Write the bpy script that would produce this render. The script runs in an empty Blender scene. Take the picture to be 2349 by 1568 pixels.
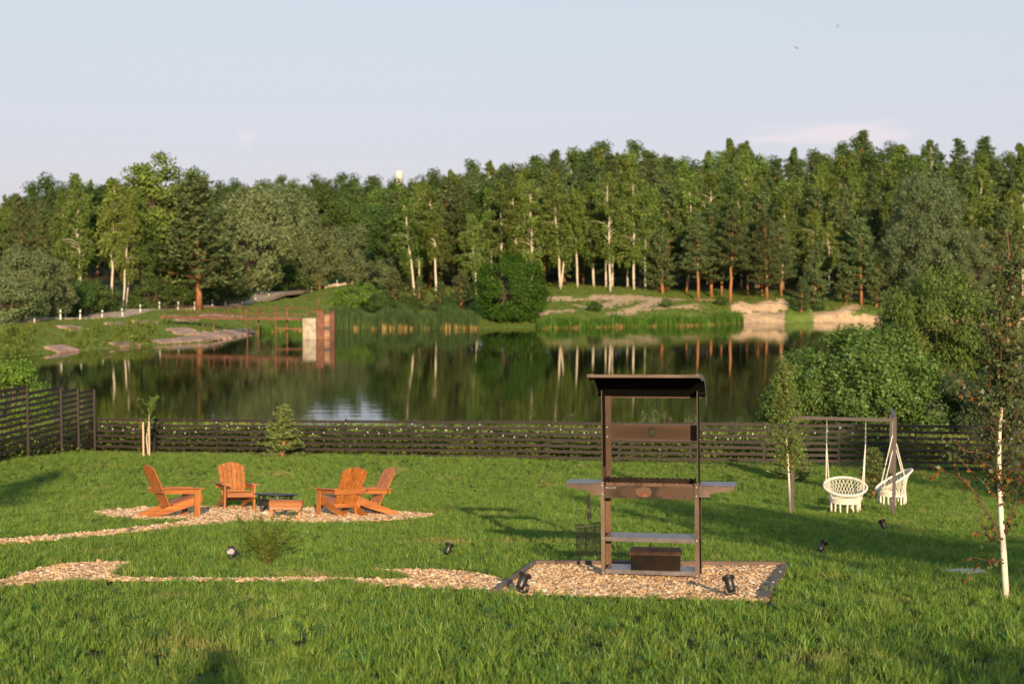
import bpy, math, random
import numpy as np
from mathutils import Vector, Matrix

R = math.radians
random.seed(11)
rng = np.random.default_rng(11)
S = bpy.context.scene
COL = S.collection

# ------------------------------------------------------------------ camera
EYE = 1.5                       # eye height above the lawn at the viewer's feet
F, CX, CY, HOR = 3262.5, 1174.5, 784.0, 600.0
PITCH = math.atan((CY - HOR) / F)
cam_d = bpy.data.cameras.new('camera')
cam_d.lens, cam_d.sensor_width, cam_d.sensor_fit = 50, 36, 'HORIZONTAL'
cam_d.clip_start, cam_d.clip_end = 0.1, 9000
cam_d.dof.use_dof = True
cam_d.dof.focus_distance = 15.3
cam_d.dof.aperture_fstop = 2.4
cam = bpy.data.objects.new('camera', cam_d)
COL.objects.link(cam)
cam.location = (0, 0, EYE)
cam.rotation_euler = (R(90) - PITCH, 0, 0)
S.camera = cam

# ------------------------------------------------------------------ sky, sun, exposure
SUN_EL, SUN_AZ = R(15.2), R(9.0)        # sun stands behind the viewer, a little to the right
world = bpy.data.worlds.new('World')
S.world = world
world.use_nodes = True
wn, wl = world.node_tree.nodes, world.node_tree.links
wn.clear()
sky = wn.new('ShaderNodeTexSky')
sky.sky_type = 'NISHITA'
sky.sun_disc = False
sky.sun_elevation = SUN_EL
sky.sun_rotation = math.pi - SUN_AZ
sky.altitude = 150
sky.air_density = 1.0
sky.dust_density = 2.2
sky.ozone_density = 1.0
# thin veil of high haze: lifts the sky to a pale lavender everywhere, a touch rosier low down
geo = wn.new('ShaderNodeNewGeometry')
sep = wn.new('ShaderNodeSeparateXYZ')
neg = wn.new('ShaderNodeVectorMath'); neg.operation = 'SCALE'; neg.inputs['Scale'].default_value = -1.0
wl.new(geo.outputs['Incoming'], neg.inputs[0])
wl.new(neg.outputs[0], sep.inputs[0])
ramp = wn.new('ShaderNodeValToRGB')
ramp.color_ramp.elements[0].position = 0.0
ramp.color_ramp.elements[0].color = (7.3, 6.75, 7.6, 1)
ramp.color_ramp.elements[1].position = 0.17
ramp.color_ramp.elements[1].color = (6.5, 6.98, 7.65, 1)
e2 = ramp.color_ramp.elements.new(0.09); e2.color = (6.75, 6.7, 7.8, 1)
e3 = ramp.color_ramp.elements.new(0.6); e3.color = (2.9, 4.4, 6.6, 1)
wl.new(sep.outputs['Z'], ramp.inputs[0])
mix = wn.new('ShaderNodeMix'); mix.data_type = 'RGBA'
mix.inputs['Factor'].default_value = 0.75
wl.new(sky.outputs[0], mix.inputs['A'])
wl.new(ramp.outputs[0], mix.inputs['B'])
# two faint sunlit clouds low over the forest
def cloud(prev, az, el, wa, we, amount, seed):
    d = Vector((math.sin(az) * math.cos(el), math.cos(az) * math.cos(el), math.sin(el)))
    sub = wn.new('ShaderNodeVectorMath'); sub.operation = 'SUBTRACT'
    wl.new(neg.outputs[0], sub.inputs[0]); sub.inputs[1].default_value = d
    sc = wn.new('ShaderNodeVectorMath'); sc.operation = 'MULTIPLY'
    sc.inputs[1].default_value = (1 / wa, 0.3 / wa, 1 / we)
    wl.new(sub.outputs[0], sc.inputs[0])
    ln = wn.new('ShaderNodeVectorMath'); ln.operation = 'LENGTH'
    wl.new(sc.outputs[0], ln.inputs[0])
    nz = wn.new('ShaderNodeTexNoise'); nz.inputs['Scale'].default_value = 1.6
    nz.inputs['Detail'].default_value = 6
    ad = wn.new('ShaderNodeVectorMath'); ad.operation = 'ADD'; ad.inputs[1].default_value = (seed, seed * 2, 0)
    wl.new(sc.outputs[0], ad.inputs[0]); wl.new(ad.outputs[0], nz.inputs['Vector'])
    m = wn.new('ShaderNodeMath'); m.operation = 'MULTIPLY_ADD'
    wl.new(nz.outputs[0], m.inputs[0]); m.inputs[1].default_value = 1.7
    wl.new(ln.outputs['Value'], m.inputs[2])
    mr = wn.new('ShaderNodeMapRange'); mr.interpolation_type = 'SMOOTHSTEP'
    mr.inputs['From Min'].default_value = 1.9; mr.inputs['From Max'].default_value = 1.05
    mr.inputs['To Min'].default_value = 0.0; mr.inputs['To Max'].default_value = amount
    wl.new(m.outputs[0], mr.inputs['Value'])
    mx = wn.new('ShaderNodeMix'); mx.data_type = 'RGBA'
    wl.new(mr.outputs[0], mx.inputs['Factor'])
    wl.new(prev, mx.inputs['A'])
    mx.inputs['B'].default_value = (8.6, 7.3, 7.4, 1)
    return mx.outputs['Result']
out = cloud(mix.outputs['Result'], R(12.9), R(4.95), 0.066, 0.0105, 0.5, 3.1)
out = cloud(out, R(-10.5), R(4.9), 0.007, 0.009, 0.3, 7.7)
bg = wn.new('ShaderNodeBackground')
bg.inputs['Strength'].default_value = 0.08
wl.new(out, bg.inputs['Color'])
wo = wn.new('ShaderNodeOutputWorld')
wl.new(bg.outputs[0], wo.inputs['Surface'])

sun_d = bpy.data.lights.new('sun', 'SUN')
sun_d.energy = 5.0
sun_d.angle = R(0.55)
sun_d.color = (1.0, 0.77, 0.49)
sun = bpy.data.objects.new('sun', sun_d)
COL.objects.link(sun)
to_sun = Vector((math.sin(SUN_AZ) * math.cos(SUN_EL), -math.cos(SUN_AZ) * math.cos(SUN_EL), math.sin(SUN_EL)))
sun.rotation_euler = to_sun.to_track_quat('Z', 'Y').to_euler()

S.view_settings.view_transform = 'Standard'
S.view_settings.look = 'None'
S.view_settings.exposure = 0.5
S.view_settings.gamma = 1.0
S.view_settings.use_curve_mapping = False
S.render.engine = 'CYCLES'
S.cycles.max_bounces = 6
S.cycles.diffuse_bounces = 3
S.cycles.glossy_bounces = 3
S.cycles.transmission_bounces = 3
S.cycles.transparent_max_bounces = 6
S.cycles.use_denoising = True

# ------------------------------------------------------------------ picture -> place
_fw = Vector((0, math.cos(PITCH), -math.sin(PITCH)))
_up = Vector((0, math.sin(PITCH), math.cos(PITCH)))
def ray(px, py):
    return Vector((1, 0, 0)) * ((px - CX) / F) + _up * ((CY - py) / F) + _fw
def at(px, py, y):
    d = ray(px, py)
    return Vector((0, 0, EYE)) + d * (y / d.y)
def xof(px, y):
    return (px - CX) / F * y / math.cos(PITCH) * 1.0

WATER = EYE - 8.5
_ly = np.array([-60, -25, -10, 0, 15.15, 27.2, 33.3, 40, 46, 49, 53, 57, 62, 400.])
_lz = np.array([1.2, 1.0, 0.75, 0.0, -1.84, -3.33, -4.03, -4.52, -4.85, -5.25, -6.2, -7.1, -8.6, -8.6])
_ty = np.linspace(-60, 400, 4601)
_tz = np.interp(_ty, _ly, _lz)
_k = np.exp(-0.5 * (np.arange(-60, 61) / 18.0) ** 2); _k /= _k.sum()
_tz = np.convolve(np.pad(_tz, 60, mode='edge'), _k, mode='valid')
COLS = [
 (-1500, [(76,0),(84,1.5),(89,2.1),(95,2.1),(101,1.9),(220,6),(400,14),(700,20)]),
 (-600, [(100,0),(109,1.5),(114,2.1),(120,2.1),(126,1.9),(240,6),(400,14),(700,20)]),
 (0,    [(125.5,0),(135,1.6),(140,2.1),(146,2.1),(152,1.9),(250,6),(400,14),(700,20)]),
 (204,  [(136.6,0),(148,1.5),(154,2.1),(161,2.1),(168,1.9),(255,6),(400,14),(700,20)]),
 (475,  [(150,0),(172,1.5),(189,2.1),(197,2.1),(205,2.0),(280,7),(430,15),(700,21)]),
 (587,  [(169,0),(190,1.2),(213,2.1),(222,2.1),(230,2.2),(290,7.5),(440,15.5),(700,22)]),
 (700,  [(179,0),(186,1),(252,2.5),(264,2.6),(275,2.9),(320,8),(450,16),(700,22)]),
 (850,  [(180,0),(186,1),(250,4.8),(262,5.0),(275,5.5),(330,8),(450,16),(700,22)]),
 (1000, [(180,0),(186,1),(205,2.2),(230,4),(262,6),(320,9),(420,15),(700,22)]),
 (1250, [(182,0),(187,.8),(203,3),(216,4.4),(240,5.5),(300,10),(400,17),(700,22)]),
 (1600, [(190,0),(194,.7),(204,2.6),(217,4),(240,5),(300,10),(400,18),(700,24)]),
 (1690, [(196,0),(198,.8),(205,2.4),(217,3.6),(240,5),(300,10),(400,18),(700,24)]),
 (1730, [(198,0),(202.5,1.2),(206,2.7),(217,3.6),(240,5),(300,10),(400,18),(700,24)]),
 (1785, [(199,0),(203.5,2.1),(206,3),(217,3.6),(240,5),(300,10),(400,18),(700,24)]),
 (1825, [(199,0),(200.2,1.0),(206,2.4),(218,3.2),(240,4.6),(300,10),(400,18),(700,24)]),
 (2000, [(199,0),(200,1.1),(208,2),(220,3),(240,4.5),(300,10),(400,18),(700,24)]),
 (2400, [(195,0),(196.4,1.1),(206,2.2),(218,3),(240,4.5),(300,10),(400,18),(700,24)]),
 (5000, [(150,0),(152,1.1),(170,2.2),(190,3),(240,4.5),(300,10),(400,18),(700,24)]),
]
_cpx = np.array([c[0] for c in COLS], float)
_cD = np.array([[60, c[1][0][0] - 7] + [k[0] for k in c[1]] for c in COLS], float)
_cZ = np.array([[-1.6, -1.1] + [k[1] for k in c[1]] for c in COLS], float)
def wav(x, y):
    return (np.sin(x * .31 + y * .17) + np.sin(x * .13 - y * .41 + 1.3) + np.sin(x * .73 + 2.1) * .5 + np.sin(y * .9 + x * .2) * .4)
def ground_z(x, y):
    x = np.atleast_1d(np.asarray(x, float)); y = np.atleast_1d(np.asarray(y, float))
    zl = np.interp(y, _ty, _tz) - 0.012 * np.clip(x, -30, 30) * np.clip(y / 20, 0, 1)
    zl += 0.012 * wav(x * 1.7, y * 1.3)
    yy = np.maximum(y, 1.0)
    px = np.clip(CX + F * x / yy, -1500, 5000)
    ci = np.clip(np.searchsorted(_cpx, px) - 1, 0, len(_cpx) - 2)
    t = ((px - _cpx[ci]) / (_cpx[ci + 1] - _cpx[ci]))[:, None]
    D = _cD[ci] * (1 - t) + _cD[ci + 1] * t
    Z = _cZ[ci] * (1 - t) + _cZ[ci + 1] * t
    n = D.shape[1]
    zf = Z[:, 0].copy()
    for k in range(n - 1):
        m = yy >= D[:, k]
        u = np.clip((yy - D[:, k]) / (D[:, k + 1] - D[:, k]), 0, 1)
        zf = np.where(m, Z[:, k] * (1 - u) + Z[:, k + 1] * u, zf)
    zf = zf + np.where((px > 1680) & (px < 1812) & (yy > 198.5) & (yy < 209), np.clip((yy - 198.5) / 2, 0, 1) * np.clip((209 - yy) / 4, 0, 1) * .24 * wav(x * 2.6, y * 2.9 + 2), 0)
    zf = zf + np.where((px > 1862) & (px < 2600) & (yy > 198) & (yy < 206), np.clip((yy - 199) / 1.5, 0, 1) * np.clip((206 - yy) / 4, 0, 1) * .2 * wav(x * 3.1, y * 2.2 + 1), 0)
    zf = zf + WATER + np.clip((yy - D[:, 2]) / 25, 0, 1) * 0.16 * wav(x * .8, y * .8)
    return np.where(y < 58, zl, np.where(y > 62, zf, zl + (zf - zl) * (y - 58) / 4))
def gz(x, y):
    return float(ground_z(x, y)[0])
_steps = np.concatenate([np.arange(3, 70, .05), np.arange(70, 300, .25), np.arange(300, 900, 2.)])
def gpt(px, py, ymin=0):
    """the ground point seen at picture position px, py"""
    d = ray(px, py); d = d / d.y
    y = _steps[_steps >= ymin]
    z = EYE + d.z * y
    g = ground_z(d.x * y, y)
    i = np.nonzero(z <= g)[0]
    i = i[0] if len(i) else len(y) - 1
    yy = y[i]
    if i > 0:
        a = z[i - 1] - g[i - 1]; b = z[i] - g[i]
        yy = y[i - 1] + (y[i] - y[i - 1]) * a / (a - b + 1e-9)
    return Vector((d.x * yy, yy, gz(d.x * yy, yy)))
def wpt(px, py):
    d = ray(px, py); y = (WATER - EYE) / (d.z / d.y)
    return Vector((d.x / d.y * y, y, WATER))

# ------------------------------------------------------------------ object helpers
def tag(o, label=None, cat=None, group=None, kind=None):
    if label: o['label'] = label
    if cat: o['category'] = cat
    if group: o['group'] = group
    if kind: o['kind'] = kind
    return o
def empty(name, loc=(0, 0, 0), rot=(0, 0, 0), sc=1.0):
    o = bpy.data.objects.new(name, None)
    o.empty_display_size = 0.1
    COL.objects.link(o)
    o.location = loc; o.rotation_euler = rot
    o.scale = (sc, sc, sc) if not hasattr(sc, '__len__') else sc
    return o
def link(name, me, parent=None, loc=None, rot=None):
    o = bpy.data.objects.new(name, me)
    COL.objects.link(o)
    if parent is not None: o.parent = parent
    if loc is not None: o.location = loc
    if rot is not None: o.rotation_euler = rot
    return o
def copy_tree(o, parent=None):
    c = o.copy(); COL.objects.link(c); c.parent = parent
    for ch in o.children:
        copy_tree(ch, c)
    return c

class MB:
    def __init__(s):
        s.v, s.f, s.sm = [], [], []
    def add(s, v, f, smooth=False):
        n = len(s.v)
        s.v += [tuple(p) for p in v]
        s.f += [tuple(i + n for i in q) for q in f]
        s.sm += [smooth] * len(f)
    def box(s, c, size, rot=None):
        hx, hy, hz = size[0] / 2, size[1] / 2, size[2] / 2
        vs = [Vector((x, y, z)) for x in (-hx, hx) for y in (-hy, hy) for z in (-hz, hz)]
        if rot is not None: vs = [rot @ p for p in vs]
        c = Vector(c)
        s.add([p + c for p in vs], [(0,1,3,2),(4,6,7,5),(0,4,5,1),(2,3,7,6),(0,2,6,4),(1,5,7,3)])
        return s
    def bar(s, p0, p1, w, h, up=(0, 0, 1)):
        p0, p1 = Vector(p0), Vector(p1)
        d = (p1 - p0); L = d.length; d = d / L
        u = Vector(up)
        x = d.cross(u)
        if x.length < 1e-4: x = d.cross(Vector((0, 1, 0)))
        x.normalize(); u = x.cross(d)
        vs = []
        for p in (p0, p1):
            for a, b in ((-1, -1), (1, -1), (1, 1), (-1, 1)):
                vs.append(p + x * (a * w / 2) + u * (b * h / 2))
        s.add(vs, [(0,3,2,1),(4,5,6,7),(0,1,5,4),(1,2,6,5),(2,3,7,6),(3,0,4,7)])
        return s
    def tube(s, path, r, n=6, closed=False, caps=True):
        path = [Vector(p) for p in path]
        rs = r if hasattr(r, '__len__') else [r] * len(path)
        m = len(path)
        vs = []; prev = None
        for i, p in enumerate(path):
            if closed: d = path[(i + 1) % m] - path[i - 1]
            else: d = path[min(i + 1, m - 1)] - path[max(i - 1, 0)]
            d.normalize()
            if prev is None:
                a = Vector((0, 0, 1)) if abs(d.z) < .9 else Vector((1, 0, 0))
                x = d.cross(a).normalized()
            else:
                x = (prev - d * prev.dot(d)).normalized()
            prev = x; y = d.cross(x)
            for k in range(n):
                t = 2 * math.pi * k / n
                vs.append(p + (x * math.cos(t) + y * math.sin(t)) * rs[i])
        fs = []
        for i in range(m if closed else m - 1):
            j = (i + 1) % m
            for k in range(n):
                l = (k + 1) % n
                fs.append((i * n + k, i * n + l, j * n + l, j * n + k))
        if not closed and caps:
            fs.append(tuple(range(n - 1, -1, -1))); fs.append(tuple((m - 1) * n + k for k in range(n)))
        s.add(vs, fs, True)
        return s
    def prism(s, poly, m0, m1):
        """poly: list of 2d points; m0, m1: functions to the two faces"""
        n = len(poly)
        vs = [m0(*p) for p in poly] + [m1(*p) for p in poly]
        fs = [tuple(range(n - 1, -1, -1)), tuple(range(n, 2 * n))]
        for i in range(n):
            j = (i + 1) % n
            fs.append((i, j, n + j, n + i))
        s.add(vs, fs)
        return s
    def lathe(s, prof, n=24, c=(0, 0, 0), M=None):
        vs = []
        for r, z in prof:
            for k in range(n):
                t = 2 * math.pi * k / n
                p = Vector((r * math.cos(t), r * math.sin(t), z))
                if M is not None: p = M @ p
                vs.append(p + Vector(c))
        fs = []
        for i in range(len(prof) - 1):
            for k in range(n):
                l = (k + 1) % n
                fs.append((i * n + k, i * n + l, (i + 1) * n + l, (i + 1) * n + k))
        s.add(vs, fs, True)
        return s
    def mesh(s, name, mat, bevel=0):
        me = bpy.data.meshes.new(name)
        me.from_pydata(s.v, [], s.f)
        me.polygons.foreach_set('use_smooth', s.sm)
        if mat is not None: me.materials.append(mat)
        me.update()
        return me
    def build(s, name, mat, parent=None, loc=None, rot=None):
        me = s.mesh(name, mat)
        return link(name, me, parent, loc, rot)

def quad_mesh(name, V, mat, smooth=False, per=4):
    """V: (N, per, 3) array -> mesh of N separate faces"""
    N = len(V)
    me = bpy.data.meshes.new(name)
    me.vertices.add(N * per)
    me.vertices.foreach_set('co', np.ascontiguousarray(V, dtype=np.float32).reshape(-1))
    me.loops.add(N * per)
    me.loops.foreach_set('vertex_index', np.arange(N * per, dtype=np.int32))
    me.polygons.add(N)
    me.polygons.foreach_set('loop_start', np.arange(0, N * per, per, dtype=np.int32))
    me.polygons.foreach_set('loop_total', np.full(N, per, dtype=np.int32))
    if mat is not None:
        for m in (mat if isinstance(mat, (list, tuple)) else [mat]): me.materials.append(m)
    me.update()
    me.validate()
    return me
def unit(a):
    return a / (np.linalg.norm(a, axis=-1, keepdims=True) + 1e-9)
def rdir(n):
    return unit(rng.normal(size=(n, 3)))
def leaves(C, size, nrm=None, nmix=0.5, along=None, amix=0.5, asp=0.55):
    """diamond leaves at C; size (N,) or scalar; nrm outward hint; along: long-axis hint"""
    N = len(C)
    n = rdir(N)
    if nrm is not None: n = unit(n * (1 - nmix) + nrm * nmix)
    t = rdir(N)
    if along is not None: t = unit(t * (1 - amix) + np.asarray(along) * amix)
    t = unit(t - n * (t * n).sum(1, keepdims=True))
    b = np.cross(n, t)
    L = (np.ones(N) * size * (0.55 + 0.9 * rng.random(N)))[:, None]
    W = L * asp
    return np.stack([C - t * L / 2, C + b * W / 2, C + t * L / 2, C - b * W / 2], axis=1)

# ------------------------------------------------------------------ materials
MATS = {}
def nodes(name):
    m = bpy.data.materials.new(name); m.use_nodes = True
    nt = m.node_tree; nt.nodes.clear()
    o = nt.nodes.new('ShaderNodeOutputMaterial')
    MATS[name] = m
    return m, nt, o
def N(nt, t, **kw):
    n = nt.nodes.new(t)
    for k, v in kw.items():
        if k in n.inputs: n.inputs[k].default_value = v
        else: setattr(n, k, v)
    return n
def rgb(c): return (c[0], c[1], c[2], 1)
def simple(name, col, rough=.6, metal=0., noise=.15, scale=8., bump=0., spec=.5, stretch=(1, 1, 1), col2=None, coat=0):
    m, nt, o = nodes(name)
    b = N(nt, 'ShaderNodeBsdfPrincipled', Roughness=rough, Metallic=metal)
    b.inputs['Specular IOR Level'].default_value = spec
    if coat: b.inputs['Coat Weight'].default_value = coat
    tc = N(nt, 'ShaderNodeTexCoord')
    mp = N(nt, 'ShaderNodeMapping'); mp.inputs['Scale'].default_value = stretch
    nt.links.new(tc.outputs['Object'], mp.inputs['Vector'])
    nz = N(nt, 'ShaderNodeTexNoise', Scale=scale, Detail=6.0, Roughness=.65)
    nt.links.new(mp.outputs[0], nz.inputs['Vector'])
    r = N(nt, 'ShaderNodeValToRGB')
    c2 = col2 or [c * (1 - noise * 2) for c in col]
    c1 = [min(1, c * (1 + noise)) for c in col]
    r.color_ramp.elements[0].position = .35; r.color_ramp.elements[0].color = rgb(c2)
    r.color_ramp.elements[1].position = .65; r.color_ramp.elements[1].color = rgb(c1)
    nt.links.new(nz.outputs[0], r.inputs[0])
    oi = N(nt, 'ShaderNodeObjectInfo')
    hv = N(nt, 'ShaderNodeHueSaturation')
    mr = N(nt, 'ShaderNodeMapRange'); mr.inputs['To Min'].default_value = 1 - noise; mr.inputs['To Max'].default_value = 1 + noise
    nt.links.new(oi.outputs['Random'], mr.inputs['Value']); nt.links.new(mr.outputs[0], hv.inputs['Value'])
    nt.links.new(r.outputs[0], hv.inputs['Color'])
    nt.links.new(hv.outputs[0], b.inputs['Base Color'])
    if bump:
        bp = N(nt, 'ShaderNodeBump', Strength=bump, Distance=.01)
        nt.links.new(nz.outputs[0], bp.inputs['Height']); nt.links.new(bp.outputs[0], b.inputs['Normal'])
    nt.links.new(b.outputs[0], o.inputs[0])
    return m
def leafmat(name, col, trans=.35, var=.35, hue=.03, gloss=.0, col2=None, patch=None, obj=.28):
    m, nt, o = nodes(name)
    g = N(nt, 'ShaderNodeNewGeometry'); oi = N(nt, 'ShaderNodeObjectInfo')
    mx = N(nt, 'ShaderNodeMix', data_type='RGBA')
    mx.inputs['A'].default_value = rgb(col)
    mx.inputs['B'].default_value = rgb(col2 or [c * 1.0 for c in col])
    nt.links.new(g.outputs['Random Per Island'], mx.inputs['Factor'])
    last = mx.outputs['Result']
    if patch:
        nz = N(nt, 'ShaderNodeTexNoise', Scale=patch[1], Detail=4.0)
        nt.links.new(g.outputs['Position'], nz.inputs['Vector'])
        mr0 = N(nt, 'ShaderNodeMapRange', interpolation_type='SMOOTHSTEP')
        mr0.inputs['From Min'].default_value = patch[2]; mr0.inputs['From Max'].default_value = patch[3]
        nt.links.new(nz.outputs[0], mr0.inputs['Value'])
        mp = N(nt, 'ShaderNodeMix', data_type='RGBA')
        nt.links.new(mr0.outputs[0], mp.inputs['Factor']); nt.links.new(last, mp.inputs['A']); mp.inputs['B'].default_value = rgb(patch[0])
        last = mp.outputs['Result']
    hv = N(nt, 'ShaderNodeHueSaturation')
    mr = N(nt, 'ShaderNodeMapRange'); mr.inputs['To Min'].default_value = 1 - var; mr.inputs['To Max'].default_value = 1 + var
    ma = N(nt, 'ShaderNodeMath', operation='MULTIPLY_ADD'); ma.inputs[1].default_value = 7.31
    nt.links.new(g.outputs['Random Per Island'], ma.inputs[0]); nt.links.new(oi.outputs['Random'], ma.inputs[2])
    fr = N(nt, 'ShaderNodeMath', operation='FRACT'); nt.links.new(ma.outputs[0], fr.inputs[0])
    nt.links.new(fr.outputs[0], mr.inputs['Value'])
    f2 = N(nt, 'ShaderNodeMath', operation='MULTIPLY'); f2.inputs[1].default_value = 13.7; nt.links.new(oi.outputs['Random'], f2.inputs[0])
    f3 = N(nt, 'ShaderNodeMath', operation='FRACT'); nt.links.new(f2.outputs[0], f3.inputs[0])
    m3 = N(nt, 'ShaderNodeMapRange'); m3.inputs['To Min'].default_value = 1 - obj; m3.inputs['To Max'].default_value = 1 + obj * .6; nt.links.new(f3.outputs[0], m3.inputs['Value'])
    m4 = N(nt, 'ShaderNodeMath', operation='MULTIPLY'); nt.links.new(mr.outputs[0], m4.inputs[0]); nt.links.new(m3.outputs[0], m4.inputs[1]); nt.links.new(m4.outputs[0], hv.inputs['Value'])
    mh = N(nt, 'ShaderNodeMapRange'); mh.inputs['To Min'].default_value = .5 - hue; mh.inputs['To Max'].default_value = .5 + hue
    nt.links.new(oi.outputs['Random'], mh.inputs['Value']); nt.links.new(mh.outputs[0], hv.inputs['Hue'])
    nt.links.new(last, hv.inputs['Color'])
    d = N(nt, 'ShaderNodeBsdfDiffuse'); t = N(nt, 'ShaderNodeBsdfTranslucent')
    nt.links.new(hv.outputs[0], d.inputs[0]); nt.links.new(hv.outputs[0], t.inputs[0])
    ms = N(nt, 'ShaderNodeMixShader'); ms.inputs[0].default_value = trans
    nt.links.new(d.outputs[0], ms.inputs[1]); nt.links.new(t.outputs[0], ms.inputs[2])
    res = ms.outputs[0]
    if gloss:
        gl = N(nt, 'ShaderNodeBsdfGlossy', Roughness=.45)
        gl.inputs[0].default_value = (1, 1, 1, 1)
        m2 = N(nt, 'ShaderNodeMixShader'); m2.inputs[0].default_value = gloss
        nt.links.new(res, m2.inputs[1]); nt.links.new(gl.outputs[0], m2.inputs[2]); res = m2.outputs[0]
    nt.links.new(res, o.inputs[0])
    return m

# ================================================================== GROUND
FOREST_D = ([-1500, 0, 204, 475, 560, 650, 850, 1000, 1250, 1600, 2400, 5000],
            [112, 158, 172, 208, 228, 272, 300, 226, 221, 214, 212, 200])
SAND = [  # worn sandy tracks on the far bank: picture polyline, half-width in metres, depth stretch
 ([(1255,690),(1330,688),(1400,685),(1450,684)], .5), ([(1370,683),(1440,681),(1500,686),(1560,687)], 1.3),
 ([(1385,700),(1420,692),(1470,684),(1520,688)], 1.5), ([(1410,722),(1450,712),(1480,700),(1500,690)], 1.2),
 ([(1235,722),(1270,715),(1310,712)], .8), ([(1320,700),(1350,705)], .5), ([(1560,704),(1600,708)], .6),
 ([(1690,704),(1740,703),(1790,700)], 1.0), ([(1450,716),(1520,706),(1600,699)], .5), ([(1760,690),(1700,692)],1.2),
 ([(1890,722),(1930,714),(1960,702)], 1.4), ([(1640,690),(1600,688)], 1.2), ([(1300,685),(1260,684)],.8)]
def build_ground():
    a = list(np.arange(-26, 26.001, .13)) + list(np.arange(26.5, 60, .8)) + list(np.arange(60, 300, 5.)) + list(np.arange(300, 333.6, .8))
    a = np.array(a); na = len(a)
    r = np.concatenate([[.5, 1, 2, 3, 4, 5, 6], np.arange(7, 62, .33), np.arange(62, 120, 2.), np.arange(120, 235, .62),
                        np.arange(235, 320, 1.5), np.arange(320, 720, 9), 720 * 1.14 ** np.arange(1, 19)])
    nr = len(r)
    A, Rr = np.meshgrid(np.radians(a), r)
    X = (Rr * np.sin(A)).ravel(); Y = (Rr * np.cos(A)).ravel()
    Z = ground_z(X, Y)
    V = np.stack([X, Y, Z], 1)
    me = bpy.data.meshes.new('ground')
    i = np.arange(nr - 1)[:, None] * na; j = np.arange(na)[None, :]; jn = (j + 1) % na
    quads = np.stack([i + j, i + na + j, i + na + jn, i + jn], -1).reshape(-1, 4)
    nq = len(quads)
    me.vertices.add(len(V)); me.vertices.foreach_set('co', V.astype(np.float32).ravel())
    me.loops.add(nq * 4); me.loops.foreach_set('vertex_index', quads.astype(np.int32).ravel()[::1])
    me.polygons.add(nq)
    me.polygons.foreach_set('loop_start', np.arange(0, nq * 4, 4, dtype=np.int32))
    me.polygons.foreach_set('loop_total', np.full(nq, 4, dtype=np.int32))
    me.polygons.foreach_set('use_smooth', np.ones(nq, bool))
    # cover: R bare sand, G mown lawn, B forest floor
    px = CX + F * X / np.maximum(Y, 1)
    sand = np.zeros(len(V))
    for poly, w in SAND:
        P = [gpt(p[0], p[1], 150) for p in poly]
        for p, q in zip(P[:-1], P[1:]):
            ab = np.array([q.x - p.x, q.y - p.y]); L2 = ab @ ab + 1e-9
            t = np.clip(((X - p.x) * ab[0] + (Y - p.y) * ab[1]) / L2, 0, 1)
            d = np.hypot(X - p.x - t * ab[0], (Y - p.y - t * ab[1]) * .55)
            sand = np.maximum(sand, np.clip(1.5 - d / w, 0, 1))
    shore = (px > 1670) & (px < 2600) & (Y > 190) & (Y < 202)
    gapg = (px > 1800) & (px < 1872)
    sand = np.maximum(sand, np.where(shore & ~gapg & (Z < WATER + np.interp(px, [1650, 1690, 1725, 1785, 1800, 1801, 2600], [.05, .6, 1.5, 2.35, 2.3, .95, .95]) + .18 * wav(X * 1.9, Y * 1.4)), 1, 0))
    lawn = np.clip((50 - Y) / 2, 0, 1)
    fd = np.interp(px, *FOREST_D)
    wood = np.where(Y > 100, np.clip((Y - fd) / 8, 0, 1), 0)
    att = me.attributes.new('cover', 'FLOAT_COLOR', 'POINT')
    att.data.foreach_set('color', np.stack([sand, lawn, wood, np.ones(len(V))], 1).astype(np.float32).ravel())
    me.update(); me.validate()
    m, nt, o = nodes('ground')
    b = N(nt, 'ShaderNodeBsdfPrincipled', Roughness=.95); b.inputs['Specular IOR Level'].default_value = .1
    at_ = N(nt, 'ShaderNodeAttribute', attribute_name='cover')
    sp = N(nt, 'ShaderNodeSeparateColor'); nt.links.new(at_.outputs['Color'], sp.inputs[0])
    g = N(nt, 'ShaderNodeNewGeometry')
    def noise(sc, d=5.0):
        n = N(nt, 'ShaderNodeTexNoise', Scale=sc, Detail=d, Roughness=.65); nt.links.new(g.outputs['Position'], n.inputs['Vector']); return n.outputs[0]
    def rampc(f, p0, c0, p1, c1):
        r_ = N(nt, 'ShaderNodeValToRGB'); r_.color_ramp.elements[0].position = p0; r_.color_ramp.elements[0].color = rgb(c0)
        r_.color_ramp.elements[1].position = p1; r_.color_ramp.elements[1].color = rgb(c1); nt.links.new(f, r_.inputs[0]); return r_.outputs[0]
    def mixc(f, a_, b_):
        x = N(nt, 'ShaderNodeMix', data_type='RGBA'); nt.links.new(f, x.inputs['Factor']); nt.links.new(a_, x.inputs['A']); nt.links.new(b_, x.inputs['B']); return x.outputs['Result']
    meadow = rampc(noise(.35), .3, (.08, .15, .024), .7, (.16, .20, .045))
    lawnc = rampc(noise(1.2), .3, (.022, .034, .008), .7, (.05, .052, .018))
    woodc = rampc(noise(.25), .35, (.028, .045, .013), .7, (.10, .06, .03))
    sandc = rampc(noise(1.5), .3, (.34, .225, .13), .7, (.60, .435, .275))
    c = mixc(sp.outputs[1], meadow, lawnc)
    c = mixc(sp.outputs[2], c, woodc)
    # ragged sand edges
    mm = N(nt, 'ShaderNodeMath', operation='MULTIPLY_ADD'); nt.links.new(noise(.8), mm.inputs[0]); mm.inputs[1].default_value = 2.4
    sub = N(nt, 'ShaderNodeMath', operation='SUBTRACT'); nt.links.new(sp.outputs[0], sub.inputs[0]); sub.inputs[1].default_value = 1.45
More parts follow.
